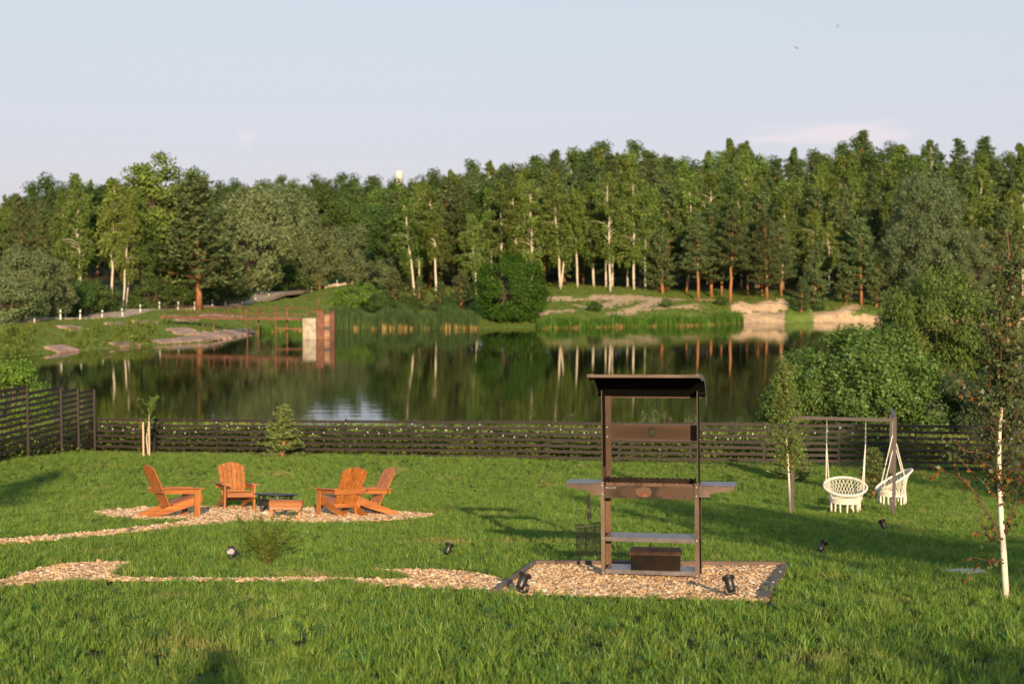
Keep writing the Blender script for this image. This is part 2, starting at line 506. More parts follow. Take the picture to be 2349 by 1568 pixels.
    nt.links.new(sub.outputs[0], mm.inputs[2])
    mr = N(nt, 'ShaderNodeMapRange', interpolation_type='SMOOTHSTEP'); mr.inputs['From Min'].default_value = 0; mr.inputs['From Max'].default_value = .45
    nt.links.new(mm.outputs[0], mr.inputs['Value'])
    c = mixc(mr.outputs[0], c, sandc)
    nt.links.new(c, b.inputs['Base Color'])
    bp = N(nt, 'ShaderNodeBump', Strength=.6, Distance=.12); nt.links.new(noise(2.5), bp.inputs['Height']); nt.links.new(bp.outputs[0], b.inputs['Normal'])
    nt.links.new(b.outputs[0], o.inputs[0])
    me.materials.append(m)
    tag(link('ground', me), kind='structure')
build_ground()

def build_water():
    m, nt, o = nodes('water')
    b = N(nt, 'ShaderNodeBsdfPrincipled', Roughness=.035)
    b.inputs['Base Color'].default_value = (.012, .016, .006, 1)
    b.inputs['IOR'].default_value = 1.45
    g = N(nt, 'ShaderNodeNewGeometry')
    mp = N(nt, 'ShaderNodeMapping'); mp.inputs['Scale'].default_value = (.5, 1.0, 1)
    nt.links.new(g.outputs['Position'], mp.inputs[0])
    nz = N(nt, 'ShaderNodeTexNoise', Scale=1.0, Detail=3.0); nt.links.new(mp.outputs[0], nz.inputs['Vector'])
    bp = N(nt, 'ShaderNodeBump', Strength=.022, Distance=.25)
    nt.links.new(nz.outputs[0], bp.inputs['Height']); nt.links.new(bp.outputs[0], b.inputs['Normal'])
    nt.links.new(b.outputs[0], o.inputs[0])
    mb = MB(); mb.add([(-260, 52, WATER), (420, 52, WATER), (420, 215, WATER), (-260, 215, WATER)], [(0, 1, 2, 3)])
    tag(mb.build('lake_water', m), kind='structure')
build_water()

# road along the embankment
def crest(px, k0=5, k1=6, w=.5):
    D = _cD
    a = np.interp(px, _cpx, D[:, k0]); b = np.interp(px, _cpx, D[:, k1])
    y = a * (1 - w) + b * w
    return Vector(((px - CX) / F * y, y, 0))
M_ROAD = simple('road_surface', (.50, .38, .28), .9, noise=.12, scale=1.5, bump=.3)
def build_road():
    pts = [crest(p) for p in np.linspace(-1400, 905, 90)]
    mb = MB(); L = []; Rt = []
    for i, p in enumerate(pts):
        d = pts[min(i + 1, len(pts) - 1)] - pts[max(i - 1, 0)]; d.z = 0; d.normalize()
        n = Vector((-d.y, d.x, 0)) * 2.7
        for q, lst in ((p + n, L), (p - n, Rt)): lst.append(Vector((q.x, q.y, 0)))
    vs = []
    for l, r in zip(L, Rt):
        z = max(gz(l.x, l.y), gz(r.x, r.y), gz((l.x + r.x) / 2, (l.y + r.y) / 2)) + .13
        vs += [(l.x, l.y, z - .5), (l.x, l.y, z), (r.x, r.y, z), (r.x, r.y, z - .5)]
    fs = []
    for i in range(len(pts) - 1):
        for k in range(3): fs.append((i * 4 + k, i * 4 + k + 4, i * 4 + k + 5, i * 4 + k + 1))
    mb.add(vs, fs)
    tag(mb.build('road', M_ROAD), kind='structure')
build_road()

# concrete slabs that face the lake side of the embankment
M_SLAB = simple('weathered_concrete', (.33, .215, .16), .9, noise=.2, scale=1.2, bump=.4)
def build_slabs():
    root = tag(empty('embankment_facing', wpt(300, 800)), 'row of pinkish grey concrete slabs facing the grassy embankment by the lake', 'embankment facing', kind='structure')
    base = root.location.copy()
    protos = []
    for k in range(4):
        mb = MB(); w, d, t = 2.75, 1.9, .22
        j = [(random.uniform(-.05, .05), random.uniform(-.05, .05)) for _ in range(4)]
        top = [(-w/2 + j[0][0], -d/2 + j[0][1], t/2), (w/2 + j[1][0], -d/2 + j[1][1], t/2), (w/2 + j[2][0], d/2 + j[2][1], t/2), (-w/2 + j[3][0], d/2 + j[3][1], t/2)]
        bot = [(x, y, -t/2) for x, y, z in top]
        ins = [(x * .96, y * .95, t/2 + .03) for x, y, z in top]
        mb.add(bot + top + ins, [(3,2,1,0),(0,1,5,4),(1,2,6,5),(2,3,7,6),(3,0,4,7),(4,5,9,8),(5,6,10,9),(6,7,11,10),(7,4,8,11),(8,9,10,11)])
        protos.append(mb.mesh('slab', M_SLAB))
    def put(p, ang, k):
        e = .8
        d = Vector((math.cos(ang), math.sin(ang), 0)); n = Vector((-d.y, d.x, 0))
        tz = (gz(p.x + d.x * e, p.y + d.y * e) - gz(p.x - d.x * e, p.y - d.y * e)) / (2 * e)
        sz = (gz(p.x + n.x * e, p.y + n.y * e) - gz(p.x - n.x * e, p.y - n.y * e)) / (2 * e)
        X = Vector((d.x, d.y, tz)).normalized(); Y = Vector((n.x, n.y, sz)); Y = (Y - X * Y.dot(X)).normalized()
        M = Matrix((X, Y, X.cross(Y))).transposed().to_euler()
        o = link('slab', protos[k % 4], root, Vector((p.x, p.y, gz(p.x, p.y) + .10)) - base, M)
    k = 0
    line = np.linspace(-40, 585, 220)
    for frac, keep, sk in ((.05, .10, 0), (.50, .42, 1)):
        last = None
        for p in line:
            a = np.interp(p, _cpx, _cD[:, 2]); b = np.interp(p, _cpx, _cD[:, 5])
            y = a + (b - a) * frac
            P = Vector(((p - CX) / F * y, y, 0))
            if last is None: last = P; continue
            if (P - last).length > 2.85:
                dd = P - last
                if rng.random() < keep or (p > 400 and frac < .5):
                    put((P + last) / 2, math.atan2(dd.y, dd.x), k); k += 1
                last = P
    # apron under the gangway
    for px, py in ((440, 779), (462, 777), (484, 774), (470, 770), (498, 771), (522, 768), (545, 766), (430, 766), (415, 759)):
        P = gpt(px, py, 100); put(P, math.atan2(39, 14) - .3, k); k += 1
build_slabs()

# ================================================================== SCATTER (grass, gravel, reeds: what nobody could count)
def scatter(name, P, rotz, scl, idx, protos, label, cat='grass', tilt=None):
    n = len(P)
    me = bpy.data.meshes.new(name)
    me.vertices.add(n); me.vertices.foreach_set('co', np.asarray(P, np.float32).ravel())
    rot = np.zeros((n, 3), np.float32); rot[:, 2] = rotz
    if tilt is not None: rot[:, :2] = tilt
    me.attributes.new('rot', 'FLOAT_VECTOR', 'POINT').data.foreach_set('vector', rot.ravel())
    sc = np.asarray(scl, np.float32)
    if sc.ndim == 1: sc = np.repeat(sc[:, None], 3, 1)
    me.attributes.new('scl', 'FLOAT_VECTOR', 'POINT').data.foreach_set('vector', np.ascontiguousarray(sc).ravel())
    me.attributes.new('idx', 'INT', 'POINT').data.foreach_set('value', np.asarray(idx, np.int32))
    o = link(name, me)
    tag(o, label, cat, kind='stuff')
    c = bpy.data.collections.new(name + '_pieces')
    for i, m in enumerate(protos):
        c.objects.link(bpy.data.objects.new('%s_%02d' % (name, i), m))
    ng = bpy.data.node_groups.new(name, 'GeometryNodeTree')
    ng.interface.new_socket('Geometry', in_out='INPUT', socket_type='NodeSocketGeometry')
    ng.interface.new_socket('Geometry', in_out='OUTPUT', socket_type='NodeSocketGeometry')
    gi = ng.nodes.new('NodeGroupInput'); go = ng.nodes.new('NodeGroupOutput')
    ci = ng.nodes.new('GeometryNodeCollectionInfo'); ci.inputs['Collection'].default_value = c
    ci.inputs['Separate Children'].default_value = True; ci.inputs['Reset Children'].default_value = True
    ip = ng.nodes.new('GeometryNodeInstanceOnPoints'); ip.inputs['Pick Instance'].default_value = True
    def na(nm, t):
        a = ng.nodes.new('GeometryNodeInputNamedAttribute'); a.data_type = t; a.inputs[0].default_value = nm
        return [q for q in a.outputs if q.enabled and q.name == 'Attribute'][0]
    ng.links.new(gi.outputs[0], ip.inputs['Points']); ng.links.new(ci.outputs[0], ip.inputs['Instance'])
    ng.links.new(na('idx', 'INT'), ip.inputs['Instance Index'])
    ng.links.new(na('rot', 'FLOAT_VECTOR'), ip.inputs['Rotation']); ng.links.new(na('scl', 'FLOAT_VECTOR'), ip.inputs['Scale'])
    ng.links.new(ip.outputs[0], go.inputs[0])
    md = o.modifiers.new('scatter', 'NODES'); md.node_group = ng
    return o
def inpoly(x, y, poly):
    ins = np.zeros(len(x), bool); n = len(poly)
    for i in range(n):
        x0, y0 = poly[i]; x1, y1 = poly[(i + 1) % n]
        c = ((y0 > y) != (y1 > y)) & (x < (x1 - x0) * (y - y0) / (y1 - y0 + 1e-12) + x0)
        ins ^= c
    return ins
def wpoly(pp):
    return [(g.x, g.y) for g in (gpt(*p) for p in pp)]
# gravel areas as outlines on the ground
PAD_PX = [(1225, 1298), (1803, 1301), (1750, 1381), (1135, 1366)]
PAD = wpoly(PAD_PX)
_c = gpt(604, 1181)
RING = [(_c.x + 3.05 * math.cos(t) * (1 + .05 * math.sin(3 * t)), _c.y + 2.6 * math.sin(t)) for t in np.linspace(0, 2 * math.pi, 48, endpoint=False)]
PATH_A = wpoly([(500, 1190), (440, 1196), (370, 1205), (250, 1219), (120, 1231), (0, 1240), (-120, 1248), (-120, 1260), (0, 1251), (120, 1242), (230, 1232), (320, 1222), (400, 1213), (470, 1206), (540, 1200)])
PATH_B = wpoly([(-120, 1352), (0, 1336), (40, 1323), (75, 1311), (110, 1303), (150, 1296), (230, 1292), (306, 1293), (285, 1304), (262, 1313), (248, 1321),
                (300, 1329), (420, 1330), (560, 1330), (700, 1328), (800, 1330), (900, 1333), (950, 1330), (925, 1320), (858, 1311), (960, 1309), (1040, 1312), (1110, 1320), (1165, 1337),
                (1128, 1362), (1060, 1354), (960, 1352), (860, 1345), (760, 1339), (640, 1337), (500, 1336), (360, 1336), (200, 1335), (100, 1340), (0, 1350), (-120, 1366)])
GRAVELS = [PAD, RING, PATH_A, PATH_B]
M_GBED = simple('gravel_bed', (.36, .23, .12), .95, noise=.25, scale=60, bump=.5, col2=(.22, .13, .08))
def gravel_sheet(poly, name):
    """a dense sheet that follows the lawn inside an outline"""
    xs = [p[0] for p in poly]; ys = [p[1] for p in poly]
    st = .12
    gx = np.arange(min(xs), max(xs) + st, st); gy = np.arange(min(ys), max(ys) + st, st)
    Xc, Yc = np.meshgrid(gx[:-1] + st / 2, gy[:-1] + st / 2)
    ins = inpoly(Xc.ravel(), Yc.ravel(), poly)
    cx, cy = Xc.ravel()[ins], Yc.ravel()[ins]
    off = np.array([(-1, -1), (1, -1), (1, 1), (-1, 1)]) * st / 2
    Vx = cx[:, None] + off[:, 0]; Vy = cy[:, None] + off[:, 1]
    Vz = ground_z(Vx.ravel(), Vy.ravel()).reshape(Vx.shape) + .014
    me = quad_mesh(name, np.stack([Vx, Vy, Vz], -1), M_GBED)
    return tag(link(name, me), kind='structure')
for g_, n_ in zip(GRAVELS, ('gravel_ground', 'gravel_ground', 'gravel_path', 'gravel_path')): gravel_sheet(g_, n_)
def pebbles():
    def pm(name, c1, c2):
        m, nt, o = nodes(name); b = N(nt, 'ShaderNodeBsdfPrincipled', Roughness=.85)
        oi = N(nt, 'ShaderNodeObjectInfo'); r = N(nt, 'ShaderNodeValToRGB')
        r.color_ramp.elements[0].color = rgb(c1); r.color_ramp.elements[1].color = rgb(c2)
        for p, c in ((.2, (.30, .165, .075)), (.45, (.52, .31, .145)), (.7, (.62, .41, .22)), (.88, (.68, .52, .33))):
            e = r.color_ramp.elements.new(p); e.color = rgb(c)
        nt.links.new(oi.outputs['Random'], r.inputs[0]); nt.links.new(r.outputs[0], b.inputs['Base Color']); nt.links.new(b.outputs[0], o.inputs[0])
        return m
    m = pm('pebble', (.16, .10, .07), (.66, .56, .42))
    protos = []
    for k in range(6):
        # squashed 14-sided stone
        ph = (1 + 5 ** .5) / 2
        vs = [Vector(v).normalized() for v in [(0,1,ph),(0,-1,ph),(0,1,-ph),(0,-1,-ph),(1,ph,0),(-1,ph,0),(1,-ph,0),(-1,-ph,0),(ph,0,1),(-ph,0,1),(ph,0,-1),(-ph,0,-1)]]
        fs = [(0,1,8),(0,8,4),(0,4,5),(0,5,9),(0,9,1),(3,2,10),(3,10,6),(3,6,7),(3,7,11),(3,11,2),(1,6,8),(8,6,10),(8,10,4),(4,10,2),(4,2,5),(5,2,11),(5,11,9),(9,11,7),(9,7,1),(1,7,6)]
        sc = (random.uniform(.8, 1.3), random.uniform(.6, 1), random.uniform(.4, .7))
        mb = MB(); mb.add([(v.x * sc[0] * random.uniform(.85, 1.15), v.y * sc[1] * random.uniform(.85, 1.15), v.z * sc[2]) for v in vs], fs, k % 2 == 0)
        protos.append(mb.mesh('pebble', m))
    P, sc = [], []
    for poly, dens, s in ((PAD, 3400, .0115), (RING, 1300, .0155), (PATH_A, 1900, .0145), (PATH_B, 2600, .0125)):
        xs = np.array([p[0] for p in poly]); ys = np.array([p[1] for p in poly])
        n = int(dens * (xs.max() - xs.min()) * (ys.max() - ys.min()))
        x = rng.uniform(xs.min(), xs.max(), n); y = rng.uniform(ys.min(), ys.max(), n)
        jx = rng.normal(0, .03, n); k = inpoly(x, y, poly)
        x, y = (x + jx)[k], y[k]
        z = ground_z(x, y) + .014 + rng.random(len(x)) * .012
        P.append(np.stack([x, y, z], 1)); sc.append(s * rng.lognormal(0, .42, len(x)))
    P = np.concatenate(P); sc = np.concatenate(sc); n = len(P)
    scatter('gravel', P, rng.random(n) * 6.3, sc, rng.integers(0, 6, n), protos, 'loose tan and white gravel on the paths, fire ring and grill bed', 'gravel', rng.normal(0, .35, (n, 2)))
pebbles()

GRASS = leafmat('grass_blade', (.130, .245, .030), trans=.45, var=.40, hue=.02, col2=(.240, .340, .054), gloss=.02,
                patch=((.40, .34, .11), .7, .575, .80), obj=.25)
CLOVER = leafmat('clover_leaf', (.12, .24, .045), trans=.35, var=.25, hue=.01, gloss=.02)
def tuft(n, h, w, spread, lean, mat, name):
    """n two-segment blades"""
    V = []
    a = rng.random(n) * 6.283; rr = spread * np.sqrt(rng.random(n))
    bx, by = rr * np.cos(a), rr * np.sin(a)
    d = rng.random(n) * 6.283; hh = h * rng.uniform(.5, 1.15, n); ln = lean * rng.random(n) * hh
    ww = w * rng.uniform(.7, 1.2, n)
    f = rng.random(n) * 6.283
    for i in range(n):
        b = np.array([bx[i], by[i], -.01]); dr = np.array([math.cos(d[i]), math.sin(d[i]), 0]); s = np.array([math.cos(f[i]), math.sin(f[i]), 0]) * ww[i] / 2
        mid = b + np.array([0, 0, hh[i] * .55]) + dr * ln[i] * .35
        tip = b + np.array([0, 0, hh[i]]) + dr * ln[i]
        V.append((b - s, b + s, mid + s * .85, mid - s * .85, tip))
    V = np.array(V)
    vs = V.reshape(-1, 3); fs = []
    for i in range(n):
        o = i * 5; fs += [(o, o + 1, o + 2, o + 3), (o + 3, o + 2, o + 4)]
    me = bpy.data.meshes.new(name); me.from_pydata(vs.tolist(), [], fs); me.materials.append(mat); me.update()
    return me
def clover(mat):
    mb = MB()
    for k in range(14):
        a = random.random() * 6.28; r = random.random() * .09; z = random.uniform(.03, .075)
        x, y = r * math.cos(a), r * math.sin(a)
        for q in range(3):
            t = q * 2.09 + random.random(); l = random.uniform(.012, .02)
            dx, dy = math.cos(t), math.sin(t)
            mb.add([(x, y, z), (x + (dx - dy * .6) * l, y + (dy + dx * .6) * l, z + .004), (x + dx * l * 1.7, y + dy * l * 1.7, z), (x + (dx + dy * .6) * l, y + (dy - dx * .6) * l, z + .004)], [(0, 1, 2, 3)])
    return mb.mesh('clover', mat)
def build_lawn():
    protos = [tuft(30, .080, .0075, .075, .6, GRASS, 'tuft') for _ in range(3)] + [tuft(26, .115, .0085, .065, .7, GRASS, 'tuft') for _ in range(3)] + [tuft(22, .16, .008, .06, .8, GRASS, 'tuft') for _ in range(2)] + [clover(CLOVER), clover(CLOVER)]
    P = []
    for y0, y1, dens in ((6.5, 10, 150), (10, 14, 165), (14, 19, 175), (19, 26, 150), (26, 35, 115), (35, 48, 80)):
        w0, w1 = .46 * y0 + 1, .46 * y1 + 1
        n = int(dens * (w0 + w1) * (y1 - y0))
        y = y0 + (y1 - y0) * rng.random(n); x = (rng.random(n) * 2 - 1) * (.46 * y1 + 1)
        k = np.abs(x) < .46 * y + 1
        P.append(np.stack([x[k], y[k]], 1))
    P = np.concatenate(P)
    keep = np.ones(len(P), bool)
    for poly in GRAVELS:
        c = np.mean(poly, 0)
        keep &= ~inpoly(P[:, 0], P[:, 1], poly)
    # side fence and everything beyond it carries rougher growth
    keep &= ~((P[:, 0] < -14.1 - .15 * (48 - P[:, 1])) & (P[:, 1] < 48))
    P = P[keep]; n = len(P)
    z = ground_z(P[:, 0], P[:, 1])
    big = .5 + .3 * np.sin(P[:, 0] * 1.1 + P[:, 1] * .7) * np.sin(P[:, 0] * .37 - P[:, 1] * .9 + 1) + .3 * np.sin(P[:, 0] * 2.9 - P[:, 1] * 2.1) * np.sin(P[:, 0] * 1.7 + P[:, 1] * 3.3 + .5)
    sc = np.interp(P[:, 1], [8, 20, 30, 47], [.88, .80, .82, .95]) * rng.uniform(.75, 1.2, n) * (.68 + .5 * big)
    front = np.zeros(n, bool)
    for poly in GRAVELS:
        for q in (.25, .5, .75): front |= inpoly(P[:, 0], P[:, 1] + q, poly)
    sc = np.where(front, sc * .78, sc)
    u = rng.random(n)
    idx = np.where(u < .45, rng.integers(0, 3, n), np.where(u < .82, rng.integers(3, 6, n), np.where(u < .90, rng.integers(6, 8, n), rng.integers(8, 10, n))))
    scatter('lawn_grass', np.column_stack([P, z]), rng.random(n) * 6.28, sc, idx, protos, 'thick fresh green lawn grass covering the garden slope')
build_lawn()

# rough growth on the banks
MEADOW = leafmat('meadow_blade', (.14, .225, .040), trans=.45, var=.35, hue=.02, col2=(.25, .27, .07))
WEED = leafmat('weed_leaf', (.13, .21, .03), trans=.4, var=.45, hue=.02, col2=(.24, .25, .07))
REED = leafmat('reed_blade', (.065, .115, .040), trans=.35, var=.35, hue=.01, col2=(.095, .145, .05))
REEDB = leafmat('bright_reed_blade', (.085, .165, .030), trans=.4, var=.35, hue=.01, col2=(.12, .22, .04))
STRAW = leafmat('dry_reed_stalk', (.42, .27, .10), trans=.3, var=.3, hue=.01)
def weed(n, h, r, leaf, mat):
    C = np.stack([rng.normal(0, r, n), rng.normal(0, r, n), rng.random(n) ** .8 * h], 1)
    C[:, :2] *= (1.1 - .6 * C[:, 2:3] / h)
    return quad_mesh('weed', leaves(C, leaf, np.array([0, -.5, .8]), .35, asp=.6), mat)
def build_banks():
    # lake-side strip beyond the fence
    protos = [weed(70, .75, .26, .13, WEED) for _ in range(4)] + [tuft(26, .9, .014, .16, .7, MEADOW, 'tuft') for _ in range(2)]
    n = 8000
    y = rng.uniform(46.5, 57.2, n); x = (rng.random(n) * 2 - 1) * .44 * y
    k = y > np.interp(x, [-25, -14.2, 15.5, 25], [48.6, 48.6, 42.6, 41]) + .3
    x, y = x[k], y[k]; n = len(x)
    sc = rng.uniform(.6, 1.25, n) * np.interp(y, [43, 46, 49, 53, 57], [.7, .9, 1.3, 1.5, 1.3])
    idx = np.where(rng.random(n) < .8, rng.integers(0, 4, n), rng.integers(4, 6, n))
    scatter('weeds', np.stack([x, y, ground_z(x, y)], 1), rng.random(n) * 6.28, sc, idx, protos, 'wild green weeds growing on the strip between fence and lake', 'weeds')
    # left of the side fence
    n = 900
    y = rng.uniform(30, 48, n); x = -14.5 - .15 * (48 - y) - rng.random(n) * 6
    scatter('tall_grass', np.stack([x, y, ground_z(x, y)], 1), rng.random(n) * 6.28, rng.uniform(.6, 1.1, n), rng.integers(0, 6, n), protos, 'tall rough grass behind the stepped side fence', 'grass')
    # meadow on embankment and far banks
    protos = [tuft(30, .55, .05, .38, .6, MEADOW, 'tuft') for _ in range(4)] + [weed(60, .6, .3, .2, WEED) for _ in range(3)]
    n = 42000
    px = rng.uniform(-120, 2500, n); f = rng.random(n)
    a = np.interp(px, _cpx, _cD[:, 2]) + .3; b = np.interp(px, *FOREST_D) + 6
    y = a + (b - a) * f; x = (px - CX) / F * y
    rc = (np.interp(px, _cpx, _cD[:, 5]) + np.interp(px, _cpx, _cD[:, 6])) / 2
    k = ~((px < 910) & ((y > rc - 7 - .01 * np.clip(px, 0, 900)) & (y < rc + 3)))
    k &= ~((px > 1000) & (rng.random(n) < .45)) 
    k &= ~((px < 600) & (y < a + (rc - a) * .75) & (rng.random(n) < .35))
    sands = np.zeros(n, bool)
    for poly, w in SAND:
        P = [gpt(p[0], p[1], 150) for p in poly]
        for p, q in zip(P[:-1], P[1:]):
            ab = np.array([q.x - p.x, q.y - p.y]); t = np.clip(((x - p.x) * ab[0] + (y - p.y) * ab[1]) / (ab @ ab + 1e-9), 0, 1)
            sands |= np.hypot(x - p.x - t * ab[0], (y - p.y - t * ab[1]) * .55) < w * .8 * rng.uniform(.3, 1.2, n)
    k &= ~sands & ~((px > 1670) & (y < 202.4))
    x, y, px = x[k], y[k], px[k]; n = len(x)
    sc = rng.uniform(.45, 1.0, n) * np.where(px > 1000, .5, .42)
    idx = np.where(rng.random(n) < .75, rng.integers(0, 4, n), rng.integers(4, 7, n))
    scatter('meadow_grass', np.stack([x, y, ground_z(x, y)], 1), rng.random(n) * 6.28, sc, idx, protos, 'uneven meadow grass on the embankment and the far lake banks')
    # weeds that crowd the slabs and the waterline at the embankment
    protos = [weed(80, 1.5, .4, .26, WEED) for _ in range(4)] + [tuft(30, 1.5, .06, .3, .5, MEADOW, 'tuft') for _ in range(2)]
    n = 420
    px = rng.uniform(-60, 430, n); f = rng.choice([.0, .2, .35], n) + rng.normal(.05, .05, n)
    a = np.interp(px, _cpx, _cD[:, 2]); b = np.interp(px, _cpx, _cD[:, 5]); y = a + (b - a) * f; x = (px - CX) / F * y
    pat = np.sin(px * .045) + np.sin(px * .021 + 2) + rng.normal(0, .5, n) > .1
    x, y = x[pat], y[pat]; n = len(x)
    scatter('embankment_weeds', np.stack([x, y, ground_z(x, y)], 1), rng.random(n) * 6.28, rng.uniform(.3, .8, n), rng.integers(0, 6, n), protos, 'lush weeds growing between the slabs of the embankment', 'weeds')
    # reeds
    def reeds(name, px0, px1, hh, mat, n, label, back, dens_fn=None):
        pr = [tuft(16, 1.0, .075, .35, .25, mat, 'reed') for _ in range(3)] + [tuft(9, .42, .06, .35, .2, STRAW, 'reed')]
        px = rng.uniform(px0, px1, n); a = np.interp(px, _cpx, _cD[:, 2])
        y = a - 1.2 + rng.random(n) * back; x = (px - CX) / F * y
        h = hh * (1 + .22 * np.sin(px * .05) + .12 * np.sin(px * .13)) * rng.uniform(.75, 1.1, n)
        if dens_fn is not None:
            k = dens_fn(px); x, y, px, h = x[k], y[k], px[k], h[k]
        n = len(x); z = np.maximum(ground_z(x, y), WATER - .1)
        idx = rng.integers(0, 3, n); st = rng.random(n) < np.where(y < np.interp(px, _cpx, _cD[:, 2]) - .6, .45, 0)
        idx = np.where(st, 3, idx)
        scatter(name, np.stack([x, y, z], 1), rng.random(n) * 6.28, np.stack([np.ones(n), np.ones(n), h], 1), idx, pr, label, 'reeds')
    reeds('reeds', 762, 1095, 2.0, REED, 1300, 'dark bluish green reeds with straw coloured feet left of the round willow', 4.5)
    reeds('reeds', 1235, 1702, 1.35, REEDB, 1300, 'bright green reeds along the water below the sandy slope', 2.6)
    reeds('reeds', 585, 770, 1.3, REEDB, 420, 'patchy green reeds in the inlet under the rusty gangway', 3.0, lambda p: np.sin(p * .12) + np.sin(p * .31) > -.4)
build_banks()

# ================================================================== TREES
def barkmat(name, kind):
    m, nt, o = nodes(name)
    b = N(nt, 'ShaderNodeBsdfPrincipled', Roughness=.85); b.inputs['Specular IOR Level'].default_value = .2
    tc = N(nt, 'ShaderNodeTexCoord'); mp = N(nt, 'ShaderNodeMapping'); nt.links.new(tc.outputs['Object'], mp.inputs[0])
    nz = N(nt, 'ShaderNodeTexNoise', Detail=5.0, Roughness=.7); nt.links.new(mp.outputs[0], nz.inputs['Vector'])
    r = N(nt, 'ShaderNodeValToRGB'); nt.links.new(nz.outputs[0], r.inputs[0])
    if kind == 'birch':
        mp.inputs['Scale'].default_value = (1.2, 1.2, 5.5); nz.inputs['Scale'].default_value = 1.0
        e = r.color_ramp.elements; e[0].position = .36; e[0].color = (.05, .04, .03, 1); e[1].position = .45; e[1].color = (.56, .48, .37, 1)
        x = e.new(.75); x.color = (.68, .60, .48, 1)
        nt.links.new(r.outputs[0], b.inputs['Base Color'])
    elif kind == 'young':
        mp.inputs['Scale'].default_value = (6, 6, 26); nz.inputs['Scale'].default_value = 1.0
        e = r.color_ramp.elements; e[0].position = .33; e[0].color = (.10, .06, .04, 1); e[1].position = .42; e[1].color = (.78, .66, .52, 1)
        x = e.new(.8); x.color = (.86, .78, .66, 1)
        sz = N(nt, 'ShaderNodeSeparateXYZ'); nt.links.new(tc.outputs['Object'], sz.inputs[0])
        hz = N(nt, 'ShaderNodeMapRange', interpolation_type='SMOOTHSTEP'); hz.inputs['From Min'].default_value = 1.25; hz.inputs['From Max'].default_value = 2.1; nt.links.new(sz.outputs['Z'], hz.inputs['Value'])
        mh = N(nt, 'ShaderNodeMix', data_type='RGBA'); nt.links.new(hz.outputs[0], mh.inputs['Factor']); nt.links.new(r.outputs[0], mh.inputs['A']); mh.inputs['B'].default_value = (.26, .125, .06, 1)
        nt.links.new(mh.outputs['Result'], b.inputs['Base Color'])
    elif kind == 'pine':
        mp.inputs['Scale'].default_value = (2, 2, .8); nz.inputs['Scale'].default_value = 1.5
        e = r.color_ramp.elements; e[0].position = .3; e[0].color = (.20, .085, .04, 1); e[1].position = .7; e[1].color = (.44, .20, .085, 1)
        nt.links.new(r.outputs[0], b.inputs['Base Color'])
    else:
        mp.inputs['Scale'].default_value = (2, 2, .6); nz.inputs['Scale'].default_value = 1.5
        e = r.color_ramp.elements; e[0].position = .3; e[0].color = (.06, .045, .03, 1); e[1].position = .7; e[1].color = (.20, .15, .10, 1)
        nt.links.new(r.outputs[0], b.inputs['Base Color'])
    nt.links.new(b.outputs[0], o.inputs[0])
    return m
B_BIRCH, B_PINE, B_DARK = barkmat('birch_bark', 'birch'), barkmat('pine_bark', 'pine'), barkmat('grey_bark', 'dark')
L_BIRCH = leafmat('birch_leaves', (.145, .212, .042), trans=.42, var=.4, hue=.02, col2=(.195, .255, .064))
L_PINE = leafmat('pine_needles', (.098, .142, .052), trans=.3, var=.4, hue=.02, col2=(.142, .188, .076))
L_DARK = leafmat('dark_leaves', (.078, .130, .036), trans=.42, var=.4, hue=.02, col2=(.120, .178, .050))
L_WILLOW = leafmat('willow_leaves', (.14, .185, .075), var=.35, hue=.012, col2=(.20, .235, .108), obj=.15)
L_ROUND = leafmat('round_bush_leaves', (.055, .12, .018), var=.4, hue=.01, col2=(.09, .165, .03))
L_BRIGHT = leafmat('bright_leaves', (.12, .22, .03), var=.35, hue=.01, col2=(.17, .26, .05))
L_SILVER = leafmat('silver_leaves', (.115, .160, .065), var=.4, hue=.01, col2=(.185, .225, .110), obj=.05)

